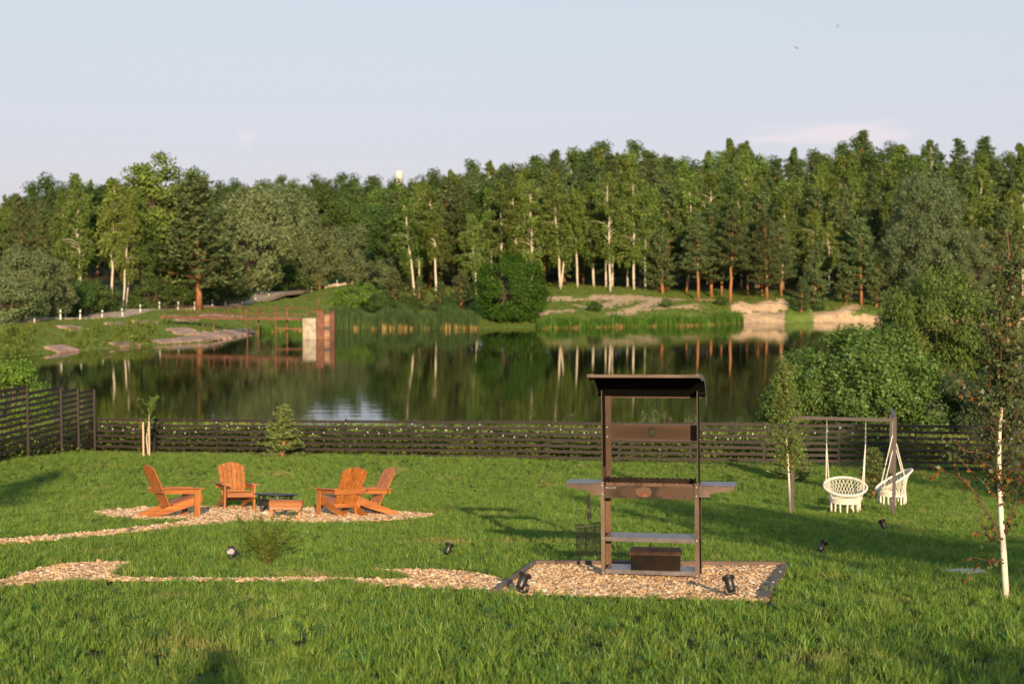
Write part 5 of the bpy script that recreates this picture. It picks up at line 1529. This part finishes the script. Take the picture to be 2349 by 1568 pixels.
def spotlights():
    M = simple('black_cast_metal', (.020, .017, .018), .4, noise=.15, spec=.6)
    ML = simple('lamp_lens', (.36, .34, .31), .15, noise=.03, spec=.9)
    MD = simple('lamp_lens_dark', (.05, .08, .12), .08, noise=.1, spec=1.)
    def make(lens):
        root = empty('garden_spotlight')
        T = Matrix.Rotation(0, 3, 'X')
        hd = MB().lathe([(0, -.075), (.035, -.072), (.042, -.05), (.044, .055), (.062, .060), (.064, .078), (.052, .080), (.050, .068)], 20).build('lamp_head', M, root, (0, 0, .115), (R(-38), 0, 0))
        MB().lathe([(0, .066), (.033, .070)], 20).build('lens', lens, hd)
        MB().lathe([(.033, .070), (.052, .075)], 20).build('lens_ring', M, hd)
        for k in range(3):
            t = k * 2.09 + .5
            MB().lathe([(.005, 0), (.005, .004), (0, .005)], 6).build('screw', M_RIVET, hd, (.058 * math.cos(t), .058 * math.sin(t), .079))
        MB().tube([(-.05, 0, .10), (-.052, 0, .03), (0, 0, .015), (.052, 0, .03), (.05, 0, .10)], .008, 6).build('bracket', M, root)
        MB().tube([(.06, 0, .10), (.085, -.01, .075), (.075, -.015, .03), (.05, -.02, .015), (.03, -.03, .05)], .006, 6).build('cable', M_WIRE, root)
        MB().tube([(0, 0, .02), (0, 0, -.08)], [.014, .004], 6).build('ground_spike', M, root)
        return root
    A = make(MD); B = make(ML)
    # (px, py, head heading in degrees, scale, lens facing viewer)
    lst = [(1198, 1366, -38, .98, 0, 'black spotlight tilted to the right in the left front corner of the grill bed'), (1674, 1372, 14, .96, 0, 'black spotlight with a loop of cable at the right front of the grill bed'),
           (535, 1289, 180, 1.0, 1, 'round garden spotlight with its pale lens facing the viewer left of the feathery shrub'), (1028, 1281, -25, .85, 0, 'small black spotlight in the lawn between shrub and grill'),
           (1885, 1275, -60, .95, 0, 'glossy dark spotlight in the shaded lawn right of the grill bed'), (2026, 1221, 20, .95, 0, 'dark spotlight in the shaded lawn below the swings')]
    first = {0: True, 1: True}
    for px, py, rz, s, fl, lab in lst:
        src = B if fl else A
        o = src if first[fl] else copy_tree(src)
        first[fl] = False
        g = gpt(px, py)
        o.location = g + Vector((0, 0, .02)); o.rotation_euler = (0, 0, R(rz)); o.scale = (s, s, s)
        tag(o, lab, 'spotlight', 'spike spotlights in the garden')
        if fl:
            o.rotation_euler = (0, 0, R(0)); o.location.z -= .005
            [c for c in o.children if c.name.startswith('lamp_head')][0].rotation_euler = (R(80), 0, R(-4))
spotlights()

# ================================================================== SWINGS
M_FRAME = simple('swing_frame_paint', (.085, .062, .052), .5, noise=.12)
M_ROPE = simple('cream_cotton_cord', (.82, .75, .62), .9, noise=.06, scale=30)
M_CHAIN = simple('zinc_chain', (.62, .60, .56), .35, metal=.5, noise=.05)
gr_ = gpt(2055, 1183)
YR = gr_.y
ZB = at(2053, 963, YR).z
cr_ = at(2053, 963, YR)
FRONT_D = Vector((math.cos(R(13)), -math.sin(R(13)), 0))
_k = (1823 - CX) / F
_w = (cr_.x - _k * cr_.y) / (FRONT_D.x - _k * FRONT_D.y)     # beam length that brings the left post to its place
cl = cr_ - FRONT_D * _w
YL = cl.y
BACK_D = Vector((-FRONT_D.y, FRONT_D.x, 0))
if BACK_D.y < 0: BACK_D = -BACK_D
cb = cr_ + BACK_D * 1.9
def swing_frame():
    base = Vector((cr_.x, cr_.y, gz(cr_.x, cr_.y)))
    root = tag(empty('swing_frame', base), 'dark brown square tube corner frame carrying two hanging chairs', 'swing frame')
    for p in (cl, cr_, cb):
        g = gz(p.x, p.y)
        MB().bar(Vector((p.x, p.y, g - .2)) - base, Vector((p.x, p.y, ZB - .031)) - base, .065, .065, up=FRONT_D).build('post', M_FRAME, root)
    MB().bar(cl - FRONT_D * .033 - base, cr_ + FRONT_D * .033 - base, .065, .06).build('beam', M_FRAME, root)
    MB().bar(cr_ + BACK_D * .034 - base, cb + BACK_D * .033 - base, .065, .06).build('beam', M_FRAME, root)
    MB().bar(cr_ + BACK_D * .0 + Vector((0, 0, .06)) - base, cr_ + BACK_D * .0 + Vector((0, 0, .032)) - base, .075, .075, up=FRONT_D).build('corner_cap', M_FRAME, root)
swing_frame()
def make_swing(tilt):
    root = empty('macrame_swing')
    RS, RU, ZC, TL = .285, .415, .30, R(tilt)
    def up(t): return Vector((RU * math.cos(t), .03 + RU * math.sin(t) * math.cos(TL), ZC + RU * math.sin(t) * math.sin(TL)))
    def lo(t): return Vector((RS * math.cos(t), RS * .95 * math.sin(t), 0))
    MB().tube([up(2 * math.pi * k / 40) for k in range(40)], .021, 7, closed=True).build('upper_ring', M_ROPE, root)
    MB().tube([lo(2 * math.pi * k / 32) for k in range(32)], .018, 6, closed=True).build('seat_ring', M_ROPE, root)
    # knotted diamond net between the rings
    NN, LV = 30, 6
    mb = MB()
    def nd(i, l):
        t = 2 * math.pi * (i + (.5 if l % 2 else 0)) / NN; f = l / LV
        p = lo(t).lerp(up(t), f); s = 1 - .16 * math.sin(math.pi * f)
        return Vector((p.x * s, p.y * s, p.z))
    for l in range(LV):
        for i in range(NN):
            a = nd(i, l)
            for j in ((i, i - 1) if l % 2 == 0 else (i + 1, i)):
                mb.tube([a, nd(j, l + 1)], .0062, 4, caps=False)
    mb.build('side_net', M_ROPE, root)
    mb = MB()
    for i in range(NN):
        t = 2 * math.pi * i / NN
        for s in (-1, 1):
            pth = []
            for k in range(5):
                f = k / 4; tt = t + s * f * .9; r = RS * (1 - f * .92)
                pth.append(Vector((r * math.cos(tt), r * .95 * math.sin(tt), -.035 * math.sin(f * 1.57))))
            mb.tube(pth, .0065, 4, caps=False)
    # the seat front is worked closer
    for row in range(4):
        z = .018 + row * .026
        pts = []
        for k in range(25):
            t = math.pi * (1.02 + .96 * k / 24); f = z / max(up(t).z, .05); p = lo(t).lerp(up(t), min(f, 1)); pts.append(p)
        mb.tube(pts, .012, 5, caps=False)
    mb.build('seat_net', M_ROPE, root)
    for k in range(15):
        t = 2 * math.pi * (k + .3) / 15 + random.gauss(0, .08); p = lo(t); L = random.uniform(.15, .185)
        MB().tube([p, p + Vector((0, 0, -.03)), p + Vector((random.gauss(0, .004), 0, -L * .7)), p + Vector((random.gauss(0, .008), random.gauss(0, .008), -L))], [.010, .017, .016, .021], 6).build('tassel', M_ROPE, root)
    HT = ZB_REL
    for s in (-1, 1):
        top = Vector((s * .375, .02, HT - .46))
        for t in (math.asin(-.62), math.asin(.52)):
            a = t if s > 0 else math.pi - t
            q = up(a)
            MB().tube([top, q, lo(a) * 1.0], .0095, 5).build('rope', M_ROPE, root)
        mb = MB()
        n = 11; zz = HT
        for k in range(n):
            z = HT - .03 - (k + .5) * .43 / n
            rot = k % 2
            pth = []
            for q in range(8):
                a = q * 6.283 / 8; u, w = .011 * math.cos(a), .026 * math.sin(a)
                pth.append(Vector((s * .375 + (u if rot else 0), .02 + (0 if rot else u), z + w)))
            mb.tube(pth, .004, 4, closed=True)
        mb.tube([(s * .375, .02, HT), (s * .375, .02, HT - .04)], .006, 5)
        mb.build('chain', M_CHAIN, root)
    return root
sm = at(1939, 1150, (YL + YR) / 2)
_t = (sm - cl).dot(FRONT_D); pos1 = cl + FRONT_D * _t; zs1 = at(1939, 1150, pos1.y).z
ZB_REL = ZB - .03 - zs1
sw = make_swing(17)
sw.location = (pos1.x, pos1.y, zs1)
sw.rotation_euler = (0, 0, math.atan2(FRONT_D.y, FRONT_D.x) + .1)
tag(sw, 'white macrame hanging chair facing the viewer on the front beam', 'hanging chair', 'macrame hanging chairs')
sw2 = make_swing(31)
p2 = cr_ + BACK_D * .95
sw2.location = (p2.x, p2.y, zs1 + .03); sw2.rotation_euler = (0, 0, math.atan2(BACK_D.y, BACK_D.x) - math.pi + .04 + 0)
tag(sw2, 'white macrame hanging chair seen from its side behind the right frame post', 'hanging chair', 'macrame hanging chairs')

# ================================================================== GARDEN PLANTS
L_NEAR = leafmat('near_bush_leaves', (.080, .145, .026), trans=.35, var=.5, hue=.01, col2=(.12, .185, .040), gloss=.015)
L_NWIL = leafmat('near_willow_leaves', (.115, .185, .034), trans=.4, var=.45, hue=.01, col2=(.165, .225, .052), gloss=.01)
L_NGREY = leafmat('grey_bush_leaves', (.10, .145, .060), trans=.3, var=.4, hue=.01, col2=(.15, .18, .09))
L_YB = leafmat('young_birch_leaves', (.10, .155, .040), trans=.4, var=.4, hue=.01, col2=(.15, .19, .06), gloss=.03)
L_ORANGE = leafmat('withered_leaves', (.30, .125, .03), trans=.35, var=.35, hue=.02, col2=(.36, .21, .06))
B_YOUNG = barkmat('young_birch_bark', 'young')
B_TWIG = simple('brown_twig', (.15, .072, .036), .7, noise=.3, scale=8)
def near_bush(name, px, top_py, D, Rx, label, seed, lm, ncl, nl, rcl, leaf, cat='bush', ups=0., flat=.8, z0=.0, inner=.45, topw=1.0):
    t = at(px, top_py, D); x = t.x; zb = gz(x, D)
    tr, cr, H = clumpy(seed, t.z - zb, Rx, z0, ncl, nl, rcl, leaf, lm, trunk_r=.07, fork=5, inner=inner, ups=ups, flat=flat, top=topw)
    root = tag(empty(name, (x, D, zb)), label, cat)
    link('trunk', tr, root); link('crown', cr, root)
near_bush('willow_bush', 1980, 742, 53, 3.55, 'big rounded dark green willow bush just beyond the right fence', 301, L_NEAR, 230, 240, .52, .125, inner=.5)
near_bush('willow_bush', 1842, 850, 51.5, 1.45, 'lower left end of the willow bush reaching over the lakeside fence', 302, L_NEAR, 60, 150, .40, .115)
near_bush('tall_willow', 2160, 606, 57, 3.1, 'tall fresh green willow behind the rounded bush', 303, L_NWIL, 240, 330, .55, .15, ups=.45, topw=1.2, inner=.5)
near_bush('tall_willow', 2265, 668, 55.5, 2.4, 'lower leafy willow right of the tall fresh green one', 307, L_NWIL, 150, 260, .5, .14, ups=.4, inner=.5)
near_bush('grey_bush', 2275, 838, 50.5, 2.3, 'grey green bush behind the fence at the far right', 304, L_NGREY, 120, 190, .45, .12)
near_bush('grey_bush', 2385, 780, 51, 1.7, 'grey green bush cut by the right picture edge', 305, L_NGREY, 70, 170, .45, .12)
near_bush('green_bush', 25, 815, 51, 1.35, 'sunlit yellow green bush behind the stepped side fence', 306, L_BRIGHT, 75, 170, .38, .10, topw=1.5)
for px, tp, D, r, l, sd in ((1512, 938, 49.5, .95, 'grey green willow shoots above the fence behind the grill', 310), (1187, 945, 50, .28, 'single willow shoot above the fence left of the grill', 311), (1310, 950, 50, .3, 'pair of thin shoots above the fence at the left grill post', 312),
                            (655, 928, 50.5, .45, 'pale leafy shoots above the fence behind the small pine', 313), (720, 952, 50.5, .35, 'low shoots over the fence right of the small pine', 314), (1690, 955, 48, .5, 'low leafy shoots over the fence right of the grill', 315), (1590, 955, 48, .4, 'small shoots over the fence beside the right grill post', 316)):
    near_bush('willow_shoots', px, tp, D, r, l, sd, L_NGREY, int(16 + 26 * r), 46, .16, .075, cat='shrub', z0=.3, ups=.5, inner=.2)
L_SPINE = leafmat('small_pine_needles', (.12, .165, .050), trans=.3, var=.4, hue=.01, col2=(.20, .24, .085))
def small_pine(px, py, tp, w, label, seed):
    g = gpt(px, py); H = at(px, tp, g.y).z - g.z
    tr, cr, h = pine(seed, 7., .06, .25, tuft_n=22, shape=.8, leafm=L_SPINE)
    root = tag(empty('small_pine', g), label, 'tree'); s = H / h
    root.scale = (s * w, s * w, s)
    link('trunk', tr, root); link('crown', cr, root)
small_pine(648, 1048, 932, 1.9, 'small bushy pine in front of the lakeside fence left of centre', 321)
small_pine(1818, 1103, 1002, 2.0, 'small pine behind the left post of the swing frame', 322)
small_pine(2003, 1143, 1028, 1.6, 'small thin pine between the two hanging chairs', 323)

def young_birch(base, path, trunk_r, branches, label, n_rand, leafs, seed, orange=.0, zsplit=0., name='young_birch', lmat=None, lsc=1.):
    """path and branches are world points; leaves sit along the twigs"""
    rr = np.random.default_rng(seed); random.seed(seed)
    root = tag(empty(name, base), label, 'tree')
    mb = MB(); P = [Vector(p) - base for p in path]; n = len(P)
    mb.tube(P, [trunk_r * (1 - .93 * (k / (n - 1)) ** .8) for k in range(n)], 8)
    mb.build('trunk', B_YOUNG, root)
    tw = MB(); segs = []
    H = P[-1].z
    def tp(t):
        t = min(max(t, 0), .9999) * (n - 1); i = int(t); return P[i].lerp(P[i + 1], t - i)
    for b in branches:
        Q = [Vector(q) - base for q in b]
        # give the drawn limb its own depth
        dy = random.uniform(-.35, .35)
        Q = [q + Vector((0, dy * k / max(1, len(Q) - 1), 0)) for k, q in enumerate(Q)]
        m = len(Q); tw.tube(Q, [trunk_r * .27 * (1 - .85 * k / (m - 1)) + .0015 for k in range(m)], 5, caps=False)
        segs += [(Q[k], Q[k + 1], .6) for k in range(m - 1)]
    for k in range(n_rand):
        t = random.uniform(.22, .97); p = tp(t); az = random.random() * 6.283; el = R(random.uniform(25, 60)); L = H * random.uniform(.10, .20) * (1.15 - t * .75)
        d = Vector((math.cos(az) * math.cos(el), math.sin(az) * math.cos(el), math.sin(el)))
        Q = [p + d * (L * f) + Vector((random.gauss(0, .012), random.gauss(0, .012), .12 * L * f * f)) for f in (0, .33, .67, 1)]
        tw.tube(Q, [trunk_r * .2 * (1 - .85 * f) + .0012 for f in (0, .33, .67, 1)], 4, caps=False)
        segs += [(Q[i], Q[i + 1], 1) for i in range(3)]
    # side twigs
    for a, b, w in list(segs):
        for _ in range(2):
            p = a.lerp(b, random.random()); d = (b - a).normalized() * .5 + Vector(tuple(rr.normal(0, .55, 3))); L = random.uniform(.06, .16) * (H / 3.4)
            q = p + d * L; tw.tube([p, q], [.0018, .001], 3, caps=False); segs.append((p, q, 1.6))
    tw.build('branch', B_TWIG, root)
    wt = np.array([(b - a).length * w for a, b, w in segs]); wt /= wt.sum()
    ids = rr.choice(len(segs), leafs, p=wt); C = np.array([segs[i][0].lerp(segs[i][1], float(rr.random())) for i in ids])
    lf = .040 * (H / 3.4) ** .4 * lsc
    C = C + rr.normal(0, .014, C.shape) + np.array([0, 0, -lf * .4])
    is_o = (rr.random(leafs) < np.where(C[:, 2] < zsplit, orange, orange * .12))
    global rng
    sv = rng; rng = rr
    link('foliage', quad_mesh('foliage', leaves(C[~is_o], lf, None, 0, np.array([0, 0, -1.]), .45, .72), lmat or L_YB), root)
    if is_o.any(): link('withered_foliage', quad_mesh('withered_foliage', leaves(C[is_o], lf * .95, None, 0, np.array([0, 0, -1.]), .45, .7), L_ORANGE), root)
    rng = sv
def c6(x, y): return (1725.1 + x * .3862, 807.5 + y * .3862)
def front_birch():
    b = gpt(2309, 1378); D = b.y
    def w(lst): return [at(px, py, D) for px, py in lst]
    path = [b + Vector((.0, 0, -.03))] + w([c6(1495, 1200), c6(1481, 1000), c6(1472, 800), c6(1467, 620), c6(1471, 480), c6(1478, 390), c6(1492, 250), c6(1506, 120), c6(1516, 0), (2311, 720), (2316, 620), (2311, 522)])
    br = [[c6(1470, 565), c6(1425, 490), c6(1400, 420), c6(1360, 350), c6(1290, 250)], [c6(1474, 400), c6(1425, 310), c6(1403, 200), c6(1400, 90), c6(1385, -60), (2243, 690)],
          [c6(1470, 548), c6(1535, 450), c6(1575, 300), c6(1600, 150), c6(1625, 0)], [c6(1478, 1070), c6(1400, 950), c6(1350, 850), c6(1290, 765), c6(1200, 735), c6(1090, 692)],
          [c6(1487, 1110), c6(1540, 880), c6(1558, 640), c6(1565, 560)], [c6(1492, 1150), c6(1425, 1090), c6(1330, 1060)], [c6(1490, 1120), c6(1560, 960), c6(1630, 800)],
          [c6(1472, 1090), c6(1400, 1040), c6(1370, 1075)], [c6(1500, 1230), c6(1400, 1222), c6(1240, 1180)], [c6(1483, 900), c6(1420, 820), c6(1300, 700), c6(1220, 600)], [c6(1472, 640), c6(1390, 600), c6(1280, 590), c6(1210, 545)],
          [c6(1470, 700), c6(1550, 620), c6(1640, 560)], [c6(1490, 300), c6(1460, 180), c6(1440, 40), (2275, 760), (2270, 660)], [c6(1510, 90), c6(1545, 0), (2340, 740), (2352, 640)], [c6(1480, 880), c6(1560, 760), c6(1640, 650)],
          [c6(1478, 370), c6(1540, 250), c6(1610, 60), (2365, 760)], [c6(1470, 520), c6(1380, 380), c6(1250, 180), c6(1120, 90)], [c6(1475, 430), c6(1330, 260), c6(1230, 130)]]
    young_birch(b, path, .032, [w(q) for q in br], 'young white barked birch with withered orange leaves in the right foreground', 66, 5200, 77, orange=.42, zsplit=1.25)
front_birch()
def swing_birch():
    b = gpt(1813, 1182); D = b.y
    path = [b + Vector((0, 0, -.03))] + [at(px, py, D) for px, py in ((1811, 1120), (1808, 1060), (1804, 1010), (1799, 960), (1797, 920), (1800, 880), (1801, 830))]
    young_birch(b, path, .024, [], 'slim young birch left of the swing frame', 120, 5200, 78, orange=.03, zsplit=1.2, lmat=L_NWIL)
swing_birch()
M_STAKE = simple('raw_wood_stake', (.62, .42, .28), .8, noise=.12, scale=4, stretch=(8, 8, .7))
def sapling():
    g = gpt(340, 1044)
    D = g.y
    path = [g] + [at(px, py, D) for px, py in ((336, 1005), (340, 975), (343, 945), (347, 925), (352, 915))]
    w = lambda l: [at(px, py, D) for px, py in l]
    br = [w([(340, 972), (334, 948), (324, 936), (317, 925), (318, 915), (327, 911), (335, 918)]), w([(346, 930), (354, 920), (360, 912), (366, 906)]), w([(343, 945), (352, 936), (360, 926)]), w([(340, 970), (330, 966), (326, 960)]), w([(341, 965), (350, 962), (354, 955)])]
    young_birch(g, path, .02, br, 'thin staked sapling with a curled crown before the left fence', 26, 2400, 79, name='sapling', lmat=L_NWIL, lsc=1.5)
    for px, tp, lab in ((329.5, 969, 'shorter wooden stake left of the thin sapling'), (343, 967, 'pale wooden stake right of the thin sapling')):
        q = gpt(px, 1046); H = at(px, tp, q.y).z - q.z
        root = tag(empty('wooden_stake', q), lab, 'stake', 'stakes of the sapling')
        MB().box((0, 0, H / 2 - .1), (.045, .045, H + .2)).build('shaft', M_STAKE, root)
        MB().prism([(-.0225, 0), (.0225, 0), (.012, .03), (-.012, .03)], lambda a, b: Vector((a, -.0225, b + H)), lambda a, b: Vector((a, .0225, b + H))).build('tip', M_STAKE, root)
sapling()
def feathery_shrub():
    g = gpt(611, 1296)
    root = tag(empty('juniper_shrub', g), 'small feathery juniper shrub fanning out of the lawn', 'shrub')
    LM = leafmat('juniper_needles', (.085, .165, .030), trans=.35, var=.4, col2=(.13, .19, .038))
    random.seed(5); C, A = [], []; mb = MB()
    for k in range(26):
        az = random.random() * 6.283; el = R(random.uniform(46, 82)); L = random.uniform(.36, .74)
        d = Vector((math.cos(az) * math.cos(el), math.sin(az) * math.cos(el), math.sin(el)))
        droop = Vector((math.cos(az), math.sin(az), -.3)) * .17
        Q = [d * (L * f) + droop * f ** 3 for f in (0, .25, .5, .75, 1)]
        mb.tube(Q, [.005, .003, .002, .0014, .001], 4, caps=False)
        for j in range(150):
            f = random.uniform(.2, 1.0); i = min(int(f * 4), 3); p = Q[i].lerp(Q[i + 1], f * 4 - i); t = (Q[i + 1] - Q[i]).normalized()
            s = Vector((random.gauss(0, 1), random.gauss(0, 1), random.gauss(0, 1))) * .017
            C.append(p + s); A.append(t * .8 + s.normalized() * .5)
    mb.build('stem', simple('juniper_stem', (.12, .085, .03), .8), root)
    link('foliage', quad_mesh('foliage', leaves(np.array(C), .040, None, 0, np.array(A), .8, .22), LM), root)
feathery_shrub()
def stone():
    g = gpt(2216, 1319)
    M = simple('pale_stone', (.34, .32, .29), .9, noise=.2, scale=14, bump=.5)
    mb = MB(); n = 22
    ring = [(.24 * math.cos(t) * (1 + .08 * math.sin(3 * t)), .20 * math.sin(t) * (1 + .06 * math.cos(2 * t))) for t in [k * 6.283 / n for k in range(n)]]
    vs = [(x, y, -.04) for x, y in ring] + [(x, y, .030) for x, y in ring] + [(x * .92, y * .92, .042) for x, y in ring] + [(x * .5, y * .5, .040 + .006 * random.random()) for x, y in ring] + [(0, 0, .043)]
    fs = []
    for l in range(3):
        for k in range(n): fs.append((l * n + k, l * n + (k + 1) % n, (l + 1) * n + (k + 1) % n, (l + 1) * n + k))
    for k in range(n): fs.append((3 * n + k, 3 * n + (k + 1) % n, 4 * n))
    mb.add(vs, fs)
    o = mb.build('flat_stone', M, None, g + Vector((0, 0, .018)), slope_rot(g.x, g.y, .3))
    tag(o, 'flat pale stone lying in the shaded grass left of the birch', 'stone')
stone()

# ================================================================== behind the viewer: what throws the long shadows onto the lawn
def behind():
    for kind, var, x, y, h, w, lab in (('broad', 1, 9.4, -4.5, 6.3, 1.0, 'leafy garden tree behind the viewpoint on the right'), ('shrub', 1, 4.9, -2.6, 2.1, .9, 'sparse shrub close behind the viewpoint on the right'), ('broad', 2, 20.6, -8.5, 11.5, .9, 'tall garden tree furthest to the right behind the viewpoint'), ('birch', 3, 8.7, -6.5, 6.2, 1.4, 'garden birch behind the viewpoint on the right'), ('broad', 0, 12.0, -7.5, 4.7, 1.2, 'larger garden tree far to the right behind the viewpoint'), ('birch', 1, -5.6, -4.0, 7.4, 1.1, 'garden birch behind the viewpoint on the left')):
        tr, cr, H = PROTO[kind][var]; s = h / H
        r = tag(empty('garden_tree', (x, y, gz(x, y))), lab, 'tree'); r.scale = (s * w, s * w, s)
        link('trunk', tr, r); link('crown', cr, r)
    # the person whose shadow falls on the grass
    M = simple('dark_clothes', (.06, .07, .10), .9); MS = simple('skin', (.55, .33, .24), .6, noise=.05)
    root = tag(empty('person', (-.36, -.62, gz(-.36, -.62)), (0, 0, 0)), 'standing person in dark clothes raising both hands to the face', 'person')
    J = [((0, 0, .93), .18), ((0, 0, 1.12), .17), ((0, 0, 1.34), .20), ((0, 0, 1.47), .06), ((0, .01, 1.55), .075), ((0, .015, 1.64), .115),
         ((.09, 0, .88), .10), ((.10, .01, .48), .062), ((.10, -.02, .09), .042), ((.11, .12, .04), .036), ((-.09, 0, .88), .10), ((-.10, .01, .48), .062), ((-.10, -.02, .09), .042), ((-.11, .12, .04), .036),
         ((.19, 0, 1.39), .06), ((.27, .06, 1.14), .045), ((.11, .26, 1.40), .032), ((.06, .31, 1.50), .03), ((-.19, 0, 1.39), .06), ((-.27, .06, 1.14), .045), ((-.11, .26, 1.40), .032), ((-.06, .31, 1.50), .03)]
    E = [(0, 1), (1, 2), (2, 3), (3, 4), (4, 5), (0, 6), (6, 7), (7, 8), (8, 9), (0, 10), (10, 11), (11, 12), (12, 13), (2, 14), (14, 15), (15, 16), (16, 17), (2, 18), (18, 19), (19, 20), (20, 21)]
    me = bpy.data.meshes.new('body'); me.from_pydata([j[0] for j in J], E, []); me.materials.append(M)
    o = link('body', me, root)
    sk = o.modifiers.new('skin', 'SKIN')
    for i, j in enumerate(J):
        v = me.skin_vertices[0].data[i] if me.skin_vertices else None
        if v: v.radius = (j[1], j[1] * .85)
    if me.skin_vertices: me.skin_vertices[0].data[0].use_root = True
    sb = o.modifiers.new('smooth', 'SUBSURF'); sb.levels = 2; sb.render_levels = 2
behind()
